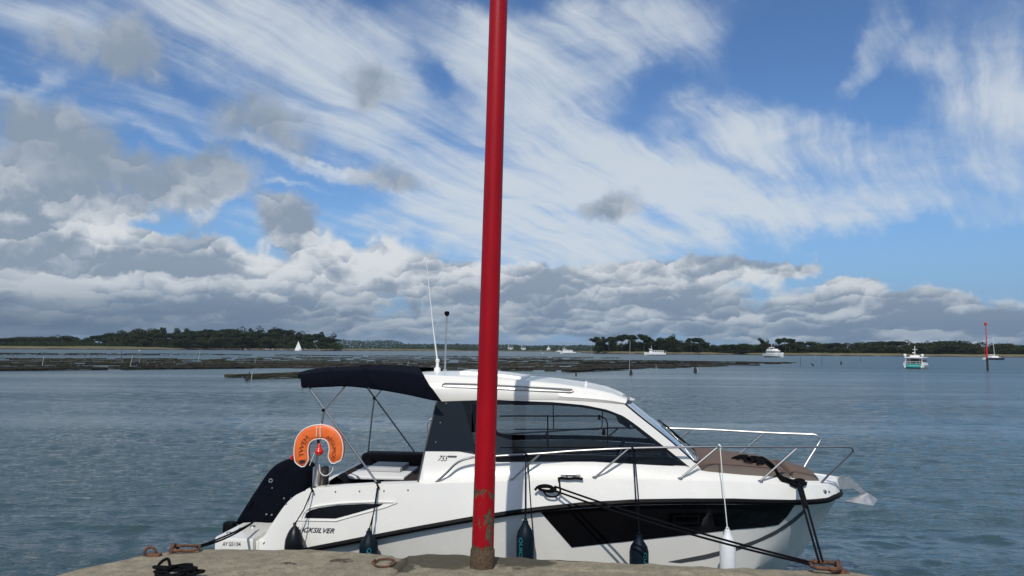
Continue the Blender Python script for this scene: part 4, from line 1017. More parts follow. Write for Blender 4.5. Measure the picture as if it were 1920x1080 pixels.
# ------------------------------------------------------------------ mooring rings and lines
def ring_thing(label, px, py, pts, r, name='mooring_ring', extra=None, cat='mooring ring'):
    base = on_z(px, py, QZ); root = thing(name, label, cat, base)
    m = MB(); m.tube(pts, r, 8); m.out('ring', 'rusty_iron', root, angle=60)
    if extra:
        m = MB(); extra(m); m.out('staple', 'rusty_iron', root, angle=60)
    return root, base
def loop(a, b, n, tilt=0.0, rz=0.0, sq=.6, z0=.03):
    o = []
    for i in range(n + 1):
        t = 2 * math.pi * i / n; c, s_ = math.cos(t), math.sin(t)
        x, y = a * math.copysign(abs(c) ** sq, c), b * math.copysign(abs(s_) ** sq, s_)
        o.append((x * math.cos(rz) - y * math.sin(rz), x * math.sin(rz) + y * math.cos(rz), z0 + y * math.sin(tilt)))
    return o
ringB, rbB = ring_thing('large rusty mooring ring at the right-hand end of the quay edge', 1547, 1071, loop(.118, .105, 30, 0, R(-12), .55, .05), .019,
    extra=lambda m: (m.tube([(.10, -.06, -.03), (.10, -.055, .06), (.115, .0, .085), (.125, .06, .05), (.13, .07, -.04)], .019, 8), m.box((.04, -.07, -.02), (.19, .06, .012), .008)))
ringA, rbA = ring_thing('rusty mooring shackle holding the stern line at the left of the quay', 348, 1035, loop(.118, .05, 28, .2, R(8), .5, .035), .0145,
    extra=lambda m: (m.tube([(-.105, -.075, -.02), (-.115, -.06, .035), (-.115, 0, .065), (-.105, .06, .04), (-.10, .07, -.02)], .017, 8)))
ringC, _ = ring_thing('small rusty eye bolt standing on the quay edge', 281, 1042, [(-.045 * 1.0 + 0, 0, -.02)] + [(-.05 * math.cos(t), .0, .028 + .05 * math.sin(t)) for t in np.linspace(-.3, math.pi + .3, 14)] + [(.045, 0, -.02)], .0135,
    extra=lambda m: m.box((-.02, -.035, -.02), (.10, .035, .022), .01))
ringD, _ = ring_thing('thin rusty ring lying flat on the quay beside the crack', 721, 1058, loop(.088, .115, 28, .03, 0, .9, .014), .0095,
    extra=lambda m: m.tube([(-.10, -.03, -.02), (-.10, -.02, .03), (-.09, .01, .035), (-.085, .03, -.02)], .011, 7))
def rope(pts, r=.0105, sag=0.0, n=26, m=None):
    m = m or MB()
    if len(pts) == 2:
        a, b = Vector(pts[0]), Vector(pts[1]); P = [a.lerp(b, t) - Vector((0, 0, sag * 4 * t * (1 - t))) for t in np.linspace(0, 1, n)]
    else: P = [Vector(p) for p in smoothc(pts, n)]
    m.tube(P, r, 7); return m
def ropething(name, label, builders):
    root = thing(name, label, 'mooring line', builders[0][1][0]); o_ = Vector(root.location)
    for nm, pts, r, sag, n in builders:
        rope([Vector(p) - o_ for p in pts], r, sag, n).out(nm, 'black_rope', root)
    return root
# spring line from the midship cleat to the right-hand ring
c1 = bw(bl(1032, 917, -1.265)); c2 = bw(bl(1040, 912, -1.27)); ra = rbB + Vector((-.10, -.02, .055)); rb2 = rbB + Vector((-.09, .04, .06))
c0 = lambda x, y, d=-1.27: bw(bl(x, y, d))
ropething('spring_line', 'doubled black mooring line running from the midship cleat past the hull window', [
    ('strand', [c1, ra], .0105, .045, 30), ('strand', [c2, rb2], .0105, .035, 30),
    ('knot', [c0(1003, 919), c0(1010, 912), c0(1024, 910), c0(1036, 914), c0(1030, 920), c0(1014, 918), c0(1010, 914), c0(1028, 913), c0(1042, 917), c0(1034, 922), c0(1018, 920)], .014, 0, 50),
    ('slack_loop', [c0(1018, 919), c0(1024, 928), c0(1034, 931.5), c0(1044, 930), c0(1050, 922), c0(1049.5, 908), c0(1048, 899, -1.25)], .0095, 0, 30),
    ('tail', [c0(1046, 898, -1.2), c0(1052, 896.5, -1.2), c0(1066, 897.5, -1.2), c0(1080, 896.5, -1.2), c0(1093, 898, -1.2)], .014, 0, 24)])
# bow line, with its spare coil lying over the sun pad
bcl = lambda x, y, d=-.52: bw(bl(x, y, d))
bA, bB = onto(1495, 911, .03), onto(1503, 913, .03); r1_, r2_ = rbB + Vector((-.02, .08, .06)), rbB + Vector((.015, .085, .06))
mid = bA.lerp(r1_, .30) + Vector((.0, 0, 0))
bl_ = [('strand', [bA, r1_], .0115, .01, 20), ('strand', [bB, r2_], .0115, .006, 20),
       ('splice', [bA + Vector((.012, -.01, 0)), bA.lerp(r1_, .16) + Vector((.02, 0, 0)), bA.lerp(r1_, .36) + Vector((.03, 0, 0))], .018, 0, 16),
       ('knot', [*[onto(x, y, .035) for x, y in ((1483, 908), (1497, 904), (1508, 907), (1503, 914), (1490, 913), (1488, 906), (1500, 909), (1512, 911), (1496, 916), (1482, 911))]], .018, 0, 50)]
padp = lambda x, y, d: bw(bl(x, y, d))
for q in range(4):
    j = lambda a: a + random.uniform(-3.0, 3.0)
    path = [(1373 + q * 4, 860.5), (1386 + q * 3, j(860.5)), (1400, j(863)), (1414, j(866)), (1428, j(866)), (1440, j(873)), (1451, j(882)), (1458, j(892)), (1467, j(901)), (1482, j(907)), (1496, j(908))]
    bl_.append(('coil_strand', [onto(*p, .012 + .012 * q) for p in path], .0125, 0, 44))
bl_.append(('coil_strand', [onto(x, y, .03) for x, y in ((1382, 863), (1390, 858), (1402, 859), (1396, 866), (1404, 870), (1414, 866), (1408, 860), (1424, 862), (1432, 870), (1420, 873), (1426, 866))], .0125, 0, 60))
ropething('bow_line', 'black bow mooring line knotted on the bow cleat with its coil over the sun pads', bl_)
# stern lines
s1, s2 = c0(478, 977, -.75), c0(474, 980, -.80)
ropething('stern_line', 'pair of black stern lines running across the swim platform to the left-hand shackle', [
    ('strand', [s1, rbA + Vector((.10, .03, .045))], .0095, .02, 24), ('strand', [s2, rbA + Vector((.11, -.02, .045))], .0095, .035, 24)])
# loose coil on the quay
cq = on_z(318, 1092, QZ); pts = []
random.seed(5)
for i in range(60):
    t = i / 59; a = t * 2 * math.pi * 3.6; rr_ = .105 + .04 * math.sin(i * 1.7) + .03 * random.uniform(-1, 1)
    pts.append((cq.x + rr_ * 1.35 * math.cos(a) + .02 * math.sin(i), cq.y + .10 + rr_ * .8 * math.sin(a), QZ + .018 + .045 * t + .022 * abs(math.sin(a * .5 + 1)) + .01 * random.random()))
tl = [(cq.x - .15, cq.y + .09, QZ + .02), (cq.x - .17, cq.y + .17, QZ + .09), (cq.x - .11, cq.y + .19, QZ + .135), (cq.x - .07, cq.y + .15, QZ + .08), (cq.x - .10, cq.y + .1, QZ + .03)]
lc = thing('rope_coil', 'loose heap of black rope lying on the quay', 'rope', cq); o_ = Vector(lc.location)
rope([Vector(p) - o_ for p in pts], .0125, n=220).out('coil', 'black_rope', lc); rope([Vector(p) - o_ for p in tl], .0125, n=40).out('loop', 'black_rope', lc)

# ------------------------------------------------------------------ oyster beds standing out of the low tide
mat('oyster_bag', (.022, .020, .017), .95, spec=.08, noise=.6, nscale=.8)
mat('weed_bag', (.040, .039, .026), .95, spec=.08, noise=.6, nscale=.6)
mat('wet_rebar', (.022, .019, .018), .7)
mat('pale_stake', (.42, .43, .42), .7)
mat('dark_stake', (.020, .018, .018), .8)
OG = 'rows of oyster racks in the bay'
SEC = ['']
RL_ = {'far': 'thin outermost row of oyster racks along the back of the beds', 'left': 'dark row of oyster bags in the field below the wooded island', 'mid': 'dark row of oyster bags in the field behind the cruiser roof', 'right': 'row of oyster racks running out into the channel below the pine point', 'clump': 'short low stretch of weedy oyster racks lying nearest on the right of the post', 'near': 'short stretch of weedy racks in the detached bed left of the bimini'}
def rack(A, B, h, w, mt, dens=1.0):
    """a row of trestles carrying flat bags, from A to B"""
    A, B = Vector(A), Vector(B); L = (B - A).length; d = (B - A) / L; nrm = Vector((-d.y, d.x, 0)); c = (A + B) / 2; c.z = 0
    root = thing('oyster_rack', RL_[SEC[0]], 'oyster rack', c, 0, OG + {'far': ', back line', 'left': ', left field', 'mid': ', middle field', 'right': ', right ends', 'clump': ', near clump', 'near': ', detached bed'}[SEC[0]])
    m = MB(); lg = MB(); x = 0.0; wob = random.uniform(0, 9)
    while x < L:
        n_ = min(random.uniform(.8, 1.5) * (1 + L / 160), L - x + .3)
        gap = MN.noise((x * .06, wob, 0)) * .5 + .5
        if random.random() < dens and gap > .16:
            p = A + d * x + nrm * random.uniform(-.12, .12) - c; hh = h * random.uniform(.82, 1.12) + .10 * MN.noise((x * .11, wob, 3)); th = random.uniform(.14, .26)
            a = .5 * n_ * .94; q = p + d * a
            vs_ = []
            for zz, k in ((hh - th, 1.0), (hh - .03, 1.0), (hh, .7)):
                for sx, sy in ((-1, -1), (1, -1), (1, 1), (-1, 1)): vs_.append(q + d * (a * sx * (k if zz == hh else 1)) + nrm * (w * .5 * sy * k) + Vector((0, 0, zz + random.uniform(-.02, .02))))
            m.raw(vs_, [(0, 1, 5, 4), (1, 2, 6, 5), (2, 3, 7, 6), (3, 0, 4, 7), (4, 5, 9, 8), (5, 6, 10, 9), (6, 7, 11, 10), (7, 4, 8, 11), (8, 9, 10, 11), (0, 3, 2, 1)])
            if random.random() < .75:
                for sy in (-.4, .4):
                    b = p + nrm * sy * w; lg.box((b.x - .035, b.y - .035, -.3), (b.x + .035, b.y + .035, hh - th + .02))
        x += n_
    if not m.v: bpy.data.objects.remove(root); return
    o = m.out('bags', mt, root, smooth=False, fix=False); o['kind'] = 'stuff'
    if lg.v: o = lg.out('trestles', 'wet_rebar', root, smooth=False, fix=False); o['kind'] = 'stuff'
random.seed(21)
G = lambda x, y: on_z(x, y, 0)
# upper thin line, then the main field, then the ragged nearer ends
def row(x0, y0, x1, y1, h=.42, w=1.6, mt=None, dens=.97): rack(G(x0, y0), G(x1, y1), h, w, mt or random.choice(['oyster_bag', 'weed_bag', 'weed_bag', 'wet_rebar']), dens)
SEC[0] = 'far'
row(-60, 664.8, 420, 667.2, .62, 2.2); row(400, 667.2, 900, 671, .55, 2.2); row(850, 670.4, 1160, 673.0, .5, 2.0); row(-60, 666.0, 300, 667.5, .5, 2)
SEC[0] = 'left'
for i in range(11):                                   # left field
    t = i / 10; y = 673.5 + t * 22.5; xr = [330, 420, 520, 640, 760, 880, 900, 760, 640, 560, 470, 380, 300, 240, 150][i]
    row(-60, y, xr, y - 1.5 - t * 6.2 + xr * .0055, .27 - .05 * t, 1.4)
SEC[0] = 'mid'
for i in range(11):                                   # middle field behind the cruiser
    t = i / 10; y = 671.5 + t * 25
    x0 = 420 + 330 * max(0, t - .45) * 1.2 + random.uniform(-40, 40); x1 = 1030 + random.uniform(-50, 130) - 160 * max(0, t - .7) / .3
    row(x0, y - 1.2, x1, y + 2.2, .25, 1.3, dens=.93)
SEC[0] = 'right'
for i in range(12):                                   # right-hand ends running out into the channel
    t = i / 11; x0 = 940 + random.uniform(-40, 150); x1 = [1300, 1400, 1490, 1480, 1460, 1400, 1420, 1360, 1340, 1290, 1260, 1200][i]
    y = 674.5 + t * 19.0
    row(x0, y, x1, y + 3.4 - 5.0 * t, .24, 1.2, dens=.93)
SEC[0] = 'clump'
for q in range(3): row(1062 + q * 8, 698.0 - q * 2.2, 1172 - q * 4, 693.5 - q * 1.6, .34, 1.6)
SEC[0] = 'near'
for q in range(5): row(428 + q * 24, 707.5 - q * 1.1, 640 + q * 30, 703.0 - q * 1.9, .27, 1.5, 'oyster_bag' if q % 2 else 'weed_bag')
row(462, 710.0, 590, 708.0, .22, 1.3)

def stake(px, y0, ytop, dx, r, mt, label):
    p = G(px, y0); d = p.y; T = at(px + dx, ytop, d); o = thing('stake', label, 'stake', p)
    m = MB(); m.tube([(0, 0, -.5), T - p], r, 6, r1=r * .75); m.out('pole', mt, o); return o
for a in [(242, 690, 665, 7, .045, 'pale_stake', 'pale stake leaning to the right in the left-hand oyster field, second from the left edge'),
          (78, 688, 666.5, 4.5, .045, 'pale_stake', 'leaning pale stake nearest the left edge of the photo'),
          (227, 672.5, 657, 1.5, .07, 'dark_stake', 'short dark upright stake behind the long leaning pale one'),
          (261, 681, 672, .5, .035, 'pale_stake', 'small pale upright stake just right of the long leaning one'),
          (371, 679, 656.5, 4, .05, 'pale_stake', 'tall thin pale stake in the oyster field below the wooded island'),
          (478, 681, 672.5, .6, .04, 'pale_stake', 'short pale stake left of the sailing boat'),
          (468, 711, 697, -.6, .05, 'dark_stake', 'stubby dark stake at the small detached oyster bed'),
          (470.5, 711, 697.5, 2.5, .035, 'pale_stake', 'pale leaning stake at the small detached oyster bed'),
          (762, 687, 677.5, 4.5, .04, 'pale_stake', 'pale stake leaning just above the bimini'),
          (1179.5, 703, 641, 2.0, .035, 'galvanised', 'tall thin grey pole in front of the pine point'),
          (1230, 695, 686, .5, .04, 'pale_stake', 'pale peg at the near edge of the right-hand racks'),
          (1308, 699, 690, .5, .05, 'pale_stake', 'pale peg beside the squat dark stump'),
          (1500.5, 687, 670, .3, .04, 'dark_stake', 'thin dark stick nearest the end of the racks in the open channel'),
          (1541, 686, 666, .2, .035, 'dark_stake', 'tall thin dark stick halfway between the racks and the ferry'),
          (1614, 679, 668, -.4, .05, 'dark_stake', 'faint dark stick just left of the ferry'),
          (1528.5, 671, 664, 0, .10, 'pale_stake', 'short white marker stake near the far shore')]: stake(*a)
def stump(px, y0, ytop, w, label, dx=0):
    p = G(px, y0); T = at(px + dx, ytop, p.y) - p; o = thing('stump', label, 'stump', p); s_ = w / FPX * p.y / 2
    m = MB(); m.lathe([(s_, -.4), (s_ * 1.05, T.z * .35), (s_ * .75, T.z * .7), (s_ * .45, T.z), (0, T.z + .02)], n=9)
    m.v = [(x + T.x * max(0, z) / T.z + .12 * s_ * MN.noise((x * 9, y * 9, z * 9)), y, z) for x, y, z in m.v]; m.out('post_stub', 'dark_stake', o)
stump(1303.5, 699, 688, 6, 'squat dark weed-covered stump right of the racks'); stump(1183, 702.5, 693, 6, 'dark stump at the foot of the tall thin grey pole')
stump(463, 713.5, 706, 6, 'dark cone-shaped stump below the detached oyster bed'); stump(1577, 683.5, 676.5, 3, 'small dark post standing alone in the channel'); stump(1526, 686, 680.5, 3, 'slanted dark stub beside the tall thin stick', -5); stump(1080, 704, 698, 3, 'tiny dark post below the nearest rack on the right')

# ------------------------------------------------------------------ land across the bay
def land_material():
    m = bpy.data.materials.new('shore_ground'); m.use_nodes = True; t = m.node_tree; b = t.nodes['Principled BSDF']; N = NT(t)
    P = t.nodes.new('ShaderNodeTexCoord').outputs['Object']; x, y, z = N.sep(P)
    n = N.noise(P, .09, 6, .65); n2 = N.noise(N.mapping(P, scale=(.03, .03, .5)), 1, 5, .6)
    zz = N.add(z, N.mul(N.sub(n, .5), 2.6))
    c = N.mix(N.ss(zz, .35, .95), (.040, .036, .026), (.15, .125, .088))
    c = N.mix(N.ss(zz, 1.15, 1.9), c, N.mix(N.ss(n2, .4, .62), (.17, .15, .065), (.085, .085, .034)))
    c = N.mix(N.ss(n, .60, .68), c, (.19, .175, .16))
    t.links.new(c, b.inputs['Base Color']); b.inputs['Roughness'].default_value = .95; b.inputs['Specular IOR Level'].default_value = .1; MAT['shore_ground'] = m
land_material()
mat('pine_needles', (.018, .030, .014), .9, spec=.06, noise=.45, nscale=.35)
mat('broad_leaves', (.026, .040, .015), .9, spec=.06, noise=.45, nscale=.3)
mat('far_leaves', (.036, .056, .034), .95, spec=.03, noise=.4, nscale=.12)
mat('bark', (.075, .058, .045), .9, noise=.4, nscale=1.0)
mat('shore_rock', (.21, .19, .165), .9, noise=.35, nscale=.6)
def land(name, label, shore, prof, depth=150):
    """shore: pixel waterline (x, y) left to right; prof: metres inland -> height"""
    pts = [G(x, y) for x, y in shore]; P = resample(pts, 150); m = MB(); rows = []
    for (dd, hh) in prof:
        row_ = []
        for i, p in enumerate(P):
            e = min(1, min(i, len(P) - 1 - i) / 9 + .12); n_ = MN.noise((p[0] * .02, dd * .05, 1)) + .5 * MN.noise((p[0] * .09, dd * .11, 4))
            dir_ = Vector((p[0], p[1], 0)).normalized(); q = Vector(p) + dir_ * (dd + 3 * n_ * (dd > 0) * min(1, dd / 20)); q.z = hh * (1 + .35 * n_) * (e if hh > 0 else 1); row_.append(q)
        rows.append(row_)
    m.grid(rows); o = m.out(name, 'shore_ground', angle=80); tag(o, label, kind='structure'); return o
PR = [(-1, -.6), (0, .05), (4, .4), (9, .9), (14, 1.3), (22, 1.7), (40, 2.0), (80, 2.3), (150, 2.4), (220, 1)]
land('island', 'low sandy shore of the wooded island', [(-90, 654.8), (60, 655.2), (170, 655.6), (280, 655.8), (400, 655.9), (520, 656.4), (600, 657.2), (646, 658.2)], PR)
land('shore', 'far low coast with distant woods', [(600, 657.9), (760, 658.2), (930, 658.4), (1020, 659.3), (1110, 660.6), (1180, 661)], PR)
land('islet', 'grassy shore of the pine point', [(1090, 662.2), (1150, 663.6), (1250, 664.4), (1380, 665.2), (1480, 666.6), (1560, 667.0), (1640, 667.0)], [(-1, -.6), (0, .05), (3, .35), (7, .9), (10, 1.3), (16, 1.8), (30, 2.0), (60, 2.2), (150, 2.4), (220, 1)])
land('headland', 'shore of the long wooded coast on the right', [(1540, 667.4), (1640, 668.0), (1760, 668.8), (1860, 670.0), (2020, 671.4)], PR)

def crown_mesh(kind, seed, tris):
    rg = random.Random(seed); v = []; f = []
    if kind == 'umbrella': lobes = [(rg.uniform(-.42, .42), rg.uniform(-.42, .42), .80 + rg.uniform(-.05, .10), rg.uniform(.20, .34), .10) for _ in range(7)]
    elif kind == 'wind': lobes = [(.12 * i - .25 + rg.uniform(-.05, .05), rg.uniform(-.2, .2), .92 - .07 * i + rg.uniform(-.04, .04), .22, .085) for i in range(6)] + [(-.1, 0, .78, .2, .1)]
    elif kind == 'round': lobes = [(rg.uniform(-.28, .28), rg.uniform(-.28, .28), rg.uniform(.38, .88), rg.uniform(.20, .32), rg.uniform(.13, .2)) for _ in range(10)] + [(0, 0, .55, .36, .3)] + [(rg.uniform(-.3, .3), rg.uniform(-.3, .3), rg.uniform(.12, .3), .26, .14) for _ in range(4)]
    else: lobes = [(rg.uniform(-.3, .3) * (1.05 - h), rg.uniform(-.3, .3) * (1.05 - h), h, .16 + .25 * (1 - h), .10) for h in np.linspace(.25, .97, 11)]
    tot = sum(a[3] ** 2 for a in lobes)
    for (cx, cy, cz, rx, rz) in lobes:
        for _ in range(int(tris * rx * rx / tot)):
            while True:
                d = Vector((rg.gauss(0, 1), rg.gauss(0, 1), rg.gauss(0, 1)))
                if d.length > .01: break
            d.normalize(); k = rg.uniform(.55, 1.05); p = Vector((cx + d.x * rx * k, cy + d.y * rx * k, cz + d.z * rz * k)); s_ = rg.uniform(.030, .066)
            a = Vector((rg.gauss(0, 1), rg.gauss(0, 1), rg.gauss(0, .6))).normalized() * s_; b = d.cross(a); b = b.normalized() * s_ if b.length > 0 else a
            i = len(v); v += [p - a * .9 - b * .5, p + a * .9 - b * .5, p + b * 1.1]; f.append((i, i + 1, i + 2))
    return v, f, lobes
TREES = {}
for kind, mt in (('umbrella', 'pine_needles'), ('wind', 'pine_needles'), ('round', 'broad_leaves'), ('spire', 'pine_needles')):
    TREES[kind] = []
    for sd_ in range(4):
        v, f, lobes = crown_mesh(kind, 10 + sd_, 1100 if kind != 'round' else 1500)
        me = mesh('crown', v, f); me.materials.append(MAT[mt])
        t_ = MB(); rg = random.Random(sd_); top_ = (.03 * rg.uniform(-1, 1), .02, .62)
        bend = (rg.uniform(-.05, .05), rg.uniform(-.03, .03), .35)
        t_.tube([(0, 0, -.06), bend, top_], .022, 6, r1=.012)
        for L_ in lobes[:5 if kind != 'spire' else 2]: t_.tube([bend if L_[2] < .7 else top_, (L_[0] * .8, L_[1] * .8, L_[2])], .009, 5, r1=.004)
        tm = mesh('trunk', t_.v, t_.f); tm.materials.append(MAT['bark']); TREES[kind].append((me, tm))
def tree(name, label, cat, group, px, ybase, ytop, depth, kind, wide=1.0, sd_=0):
    """a tree whose top reaches the sight line ytop when it stands depth metres away"""
    b = at(px, ybase, depth); T = at(px, ytop, depth); h = T.z - b.z
    root = thing(name, label, cat, b, random.uniform(-.6, .6) + (math.pi if random.random() < .5 and kind != 'wind' else 0), group); root.scale = (h * wide, h * wide, h)
    if kind == 'wind': root.rotation_euler = (0, 0, 0)
    me, tm = TREES[kind][sd_ % 4]
    for nm, q in (('crown', me), ('trunk', tm)): o = bpy.data.objects.new(nm, q); C.objects.link(o); o.parent = root
    return root
random.seed(33)
def skyline(pts, x): return np.interp(x, [p[0] for p in pts], [p[1] for p in pts])
SK1 = [(-20, 634), (20, 632), (60, 631), (110, 629.5), (150, 632), (172, 634), (182, 627), (210, 622), (240, 619), (262, 616.5), (290, 614), (320, 617), (345, 618), (372, 617), (400, 615), (430, 615.5), (455, 614), (478, 613.5), (500, 615), (520, 614.5), (540, 619), (560, 621), (580, 622), (605, 624), (622, 625), (632, 632), (638, 642)]
def wood(x0, x1, n, sky_, ybase, depth, lift, names, wide, kinds, group):
    for i in range(n):
        x = x0 + (x1 - x0) * (i + random.uniform(.1, .9)) / n; y = skyline(sky_, x) + lift + abs(random.gauss(0, 1.6)); k = random.choice(kinds)
        tree(names[0], names[1], names[2], group, x, skyline(ybase, x), y, depth + random.uniform(-12, 12), k, wide * random.uniform(.8, 1.25) * (.8 if k == 'spire' else 1), random.randrange(4))
YB1 = [(-20, 652.5), (170, 652.8), (400, 652.8), (600, 654), (650, 655)]
PG = 'pines of the wood on the island behind the sailing boat'
LB1 = ('pine_tree', 'dark pine packed into the dense island wood behind the sailing boat', 'pine tree')
wood(176, 634, 26, SK1, YB1, 850, 0, LB1, 1.05, ['round', 'round', 'umbrella', 'spire'], PG)
wood(176, 634, 34, SK1, YB1, 815, 7, LB1, 1.1, ['round', 'round', 'umbrella'], PG)
wood(176, 632, 36, SK1, YB1, 785, 16, LB1, 1.35, ['round'], PG)
LB2 = ('broadleaf_tree', 'low rounded tree on the flat left end of the island', 'tree')
wood(-20, 176, 20, SK1, YB1, 900, 0, LB2, 1.7, ['round'], 'low trees at the left end of the island'); wood(-20, 176, 20, SK1, YB1, 860, 8, LB2, 2.0, ['round'], 'low trees at the left end of the island')
SK3 = [(1480, 643), (1500, 641), (1530, 642), (1555, 645), (1580, 644), (1610, 643), (1640, 642), (1665, 639.5), (1690, 639), (1705, 638.5), (1720, 644), (1735, 643), (1755, 640), (1770, 639.5), (1790, 641), (1815, 643), (1830, 643.5), (1850, 646), (1880, 646.5), (1940, 645.5)]
YB3 = [(1480, 662), (1560, 664.5), (1700, 667), (1900, 669.5)]
SK3 = [(x_, y_ - 2.0) for x_, y_ in SK3]
LB3 = ('pine_tree', 'dark pine in the long wooded coast behind the ferry', 'pine tree')
wood(1485, 1935, 34, SK3, YB3, 780, 0, LB3, 1.25, ['round', 'umbrella', 'round'], 'pines of the wooded coast behind the ferry'); wood(1485, 1935, 36, SK3, YB3, 750, 8, LB3, 1.6, ['round'], 'pines of the wooded coast behind the ferry')
# the pines of the point, tall and loose
SG = 'shrubby trees on the pine point'
for i, (x, yt, k, w_) in enumerate([(1117, 634, 'umbrella', .7), (1124, 632, 'round', .75), (1131, 632.5, 'spire', .8), (1142, 634, 'umbrella', .7), (1150, 631, 'round', .7), (1158, 630, 'umbrella', .8), (1168, 626, 'umbrella', .8), (1178, 626.5, 'umbrella', .85), (1184, 630, 'round', .6),
    (1207, 628, 'wind', .8), (1217, 629, 'wind', .9), (1240, 632, 'round', .8), (1256, 628, 'round', .85), (1262, 631, 'round', .7), (1271, 636, 'round', .7), (1296, 633, 'umbrella', .55), (1311, 632.5, 'umbrella', .6), (1317, 634, 'round', .7), (1324, 640, 'round', .8),
    (1430, 634.5, 'wind', .65), (1437, 637, 'round', .6), (1461, 636, 'umbrella', .5), (1472, 632.5, 'umbrella', .8), (1481, 634, 'umbrella', .7), (1489, 637, 'round', .7)]):
    places = ['at its left end', 'in its left clump', 'in its left clump', 'in its left clump']
    tree('pine_tree', f'tall {"flat topped" if k == "umbrella" else "wind bent" if k == "wind" else "bushy"} dark pine standing out above the low scrub of the point', 'pine tree', 'tall pines of the point', x, skyline([(1100, 658), (1200, 659.5), (1300, 661), (1500, 662.5)], x), yt, 700 + random.uniform(-10, 25), k, w_, i)
LB4 = ('shrubby_tree', 'low dark bushy tree on the pine point', 'tree')
SK4 = [(1110, 644), (1150, 644), (1190, 641), (1230, 638), (1280, 640), (1320, 644), (1345, 647), (1360, 645), (1385, 643), (1400, 645), (1420, 643), (1450, 643), (1500, 643)]
wood(1116, 1500, 38, SK4, [(1100, 659), (1300, 661), (1500, 663)], 725, 0, LB4, 1.5, ['round'], SG)
# the farthest woods read as one mass
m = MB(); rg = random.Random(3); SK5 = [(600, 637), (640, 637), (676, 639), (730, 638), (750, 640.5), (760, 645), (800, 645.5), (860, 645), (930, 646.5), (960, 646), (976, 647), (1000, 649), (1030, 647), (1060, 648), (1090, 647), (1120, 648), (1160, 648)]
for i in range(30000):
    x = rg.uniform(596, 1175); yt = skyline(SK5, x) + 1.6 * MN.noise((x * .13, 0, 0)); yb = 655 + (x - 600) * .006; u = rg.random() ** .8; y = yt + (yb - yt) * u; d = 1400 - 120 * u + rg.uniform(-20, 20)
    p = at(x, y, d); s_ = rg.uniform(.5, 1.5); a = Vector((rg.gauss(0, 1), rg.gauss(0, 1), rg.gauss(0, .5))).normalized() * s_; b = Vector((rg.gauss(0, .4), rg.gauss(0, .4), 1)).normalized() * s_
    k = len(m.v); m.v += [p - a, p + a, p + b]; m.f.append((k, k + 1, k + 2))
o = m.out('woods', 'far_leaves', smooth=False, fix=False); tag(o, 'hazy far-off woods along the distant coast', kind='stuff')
# scrub filling the foot of the woods
def scrub(label, x0, x1, ybase, depth, h, n):
    m = MB(); rg = random.Random(int(x0))
    for i in range(n):
        x = rg.uniform(x0, x1); yb = skyline(ybase, x); hh = h * (.7 + .5 * MN.noise((x * .07, depth, 0))); p = at(x, yb - hh * rg.random() ** 1.3, depth + rg.uniform(-14, 14)); s_ = rg.uniform(.5, 1.3)
        a = Vector((rg.gauss(0, 1), rg.gauss(0, 1), rg.gauss(0, .5))).normalized() * s_; b = Vector((rg.gauss(0, .4), rg.gauss(0, .4), 1)).normalized() * s_; k = len(m.v); m.v += [p - a, p + a, p + b]; m.f.append((k, k + 1, k + 2))
    o = m.out('scrub', 'broad_leaves', smooth=False, fix=False); tag(o, label, kind='stuff')
scrub('dark scrub along the foot of the island wood', -20, 642, YB1, 790, 14, 14000); scrub('dark scrub along the foot of the long wooded coast', 1480, 1940, YB3, 765, 13, 10000); scrub('dark scrub on the pine point', 1112, 1500, [(1100, 659), (1300, 661), (1500, 663)], 735, 8, 5000)
# rocks on the island beach
for x, y, w_, h_ in [(462, 656.2, 14, 5), (490, 656.2, 26, 6), (506, 656.4, 18, 5), (530, 656.6, 10, 5), (566, 656.9, 22, 6), (600, 657.4, 16, 6), (616, 657.6, 24, 8), (632, 658, 14, 6), (300, 655, 20, 4), (1300, 663.2, 16, 3.5), (1350, 664, 22, 3.5), (1262, 663, 18, 3), (1800, 668.3, 20, 5), (1830, 668.6, 16, 4)]:
    p = G(x, y); p = p + p.normalized() * 9; s_ = w_ / FPX * p.y; bm = bmesh.new(); bmesh.ops.create_icosphere(bm, subdivisions=2, radius=.5)
    for v in bm.verts: v.co = v.co * (1 + .6 * MN.noise(v.co * 2.5 + Vector((x, 0, 0)))); v.co = Vector((v.co.x * s_, v.co.y * s_ * .6, v.co.z * h_ / FPX * p.y * 1.6))
    o = MB().bm(bm).out('rock', 'shore_rock', angle=20); o.location = (p.x, p.y, .6); tag(o, 'pale weathered boulder on the far beach', 'rock', 'boulders along the far beaches')

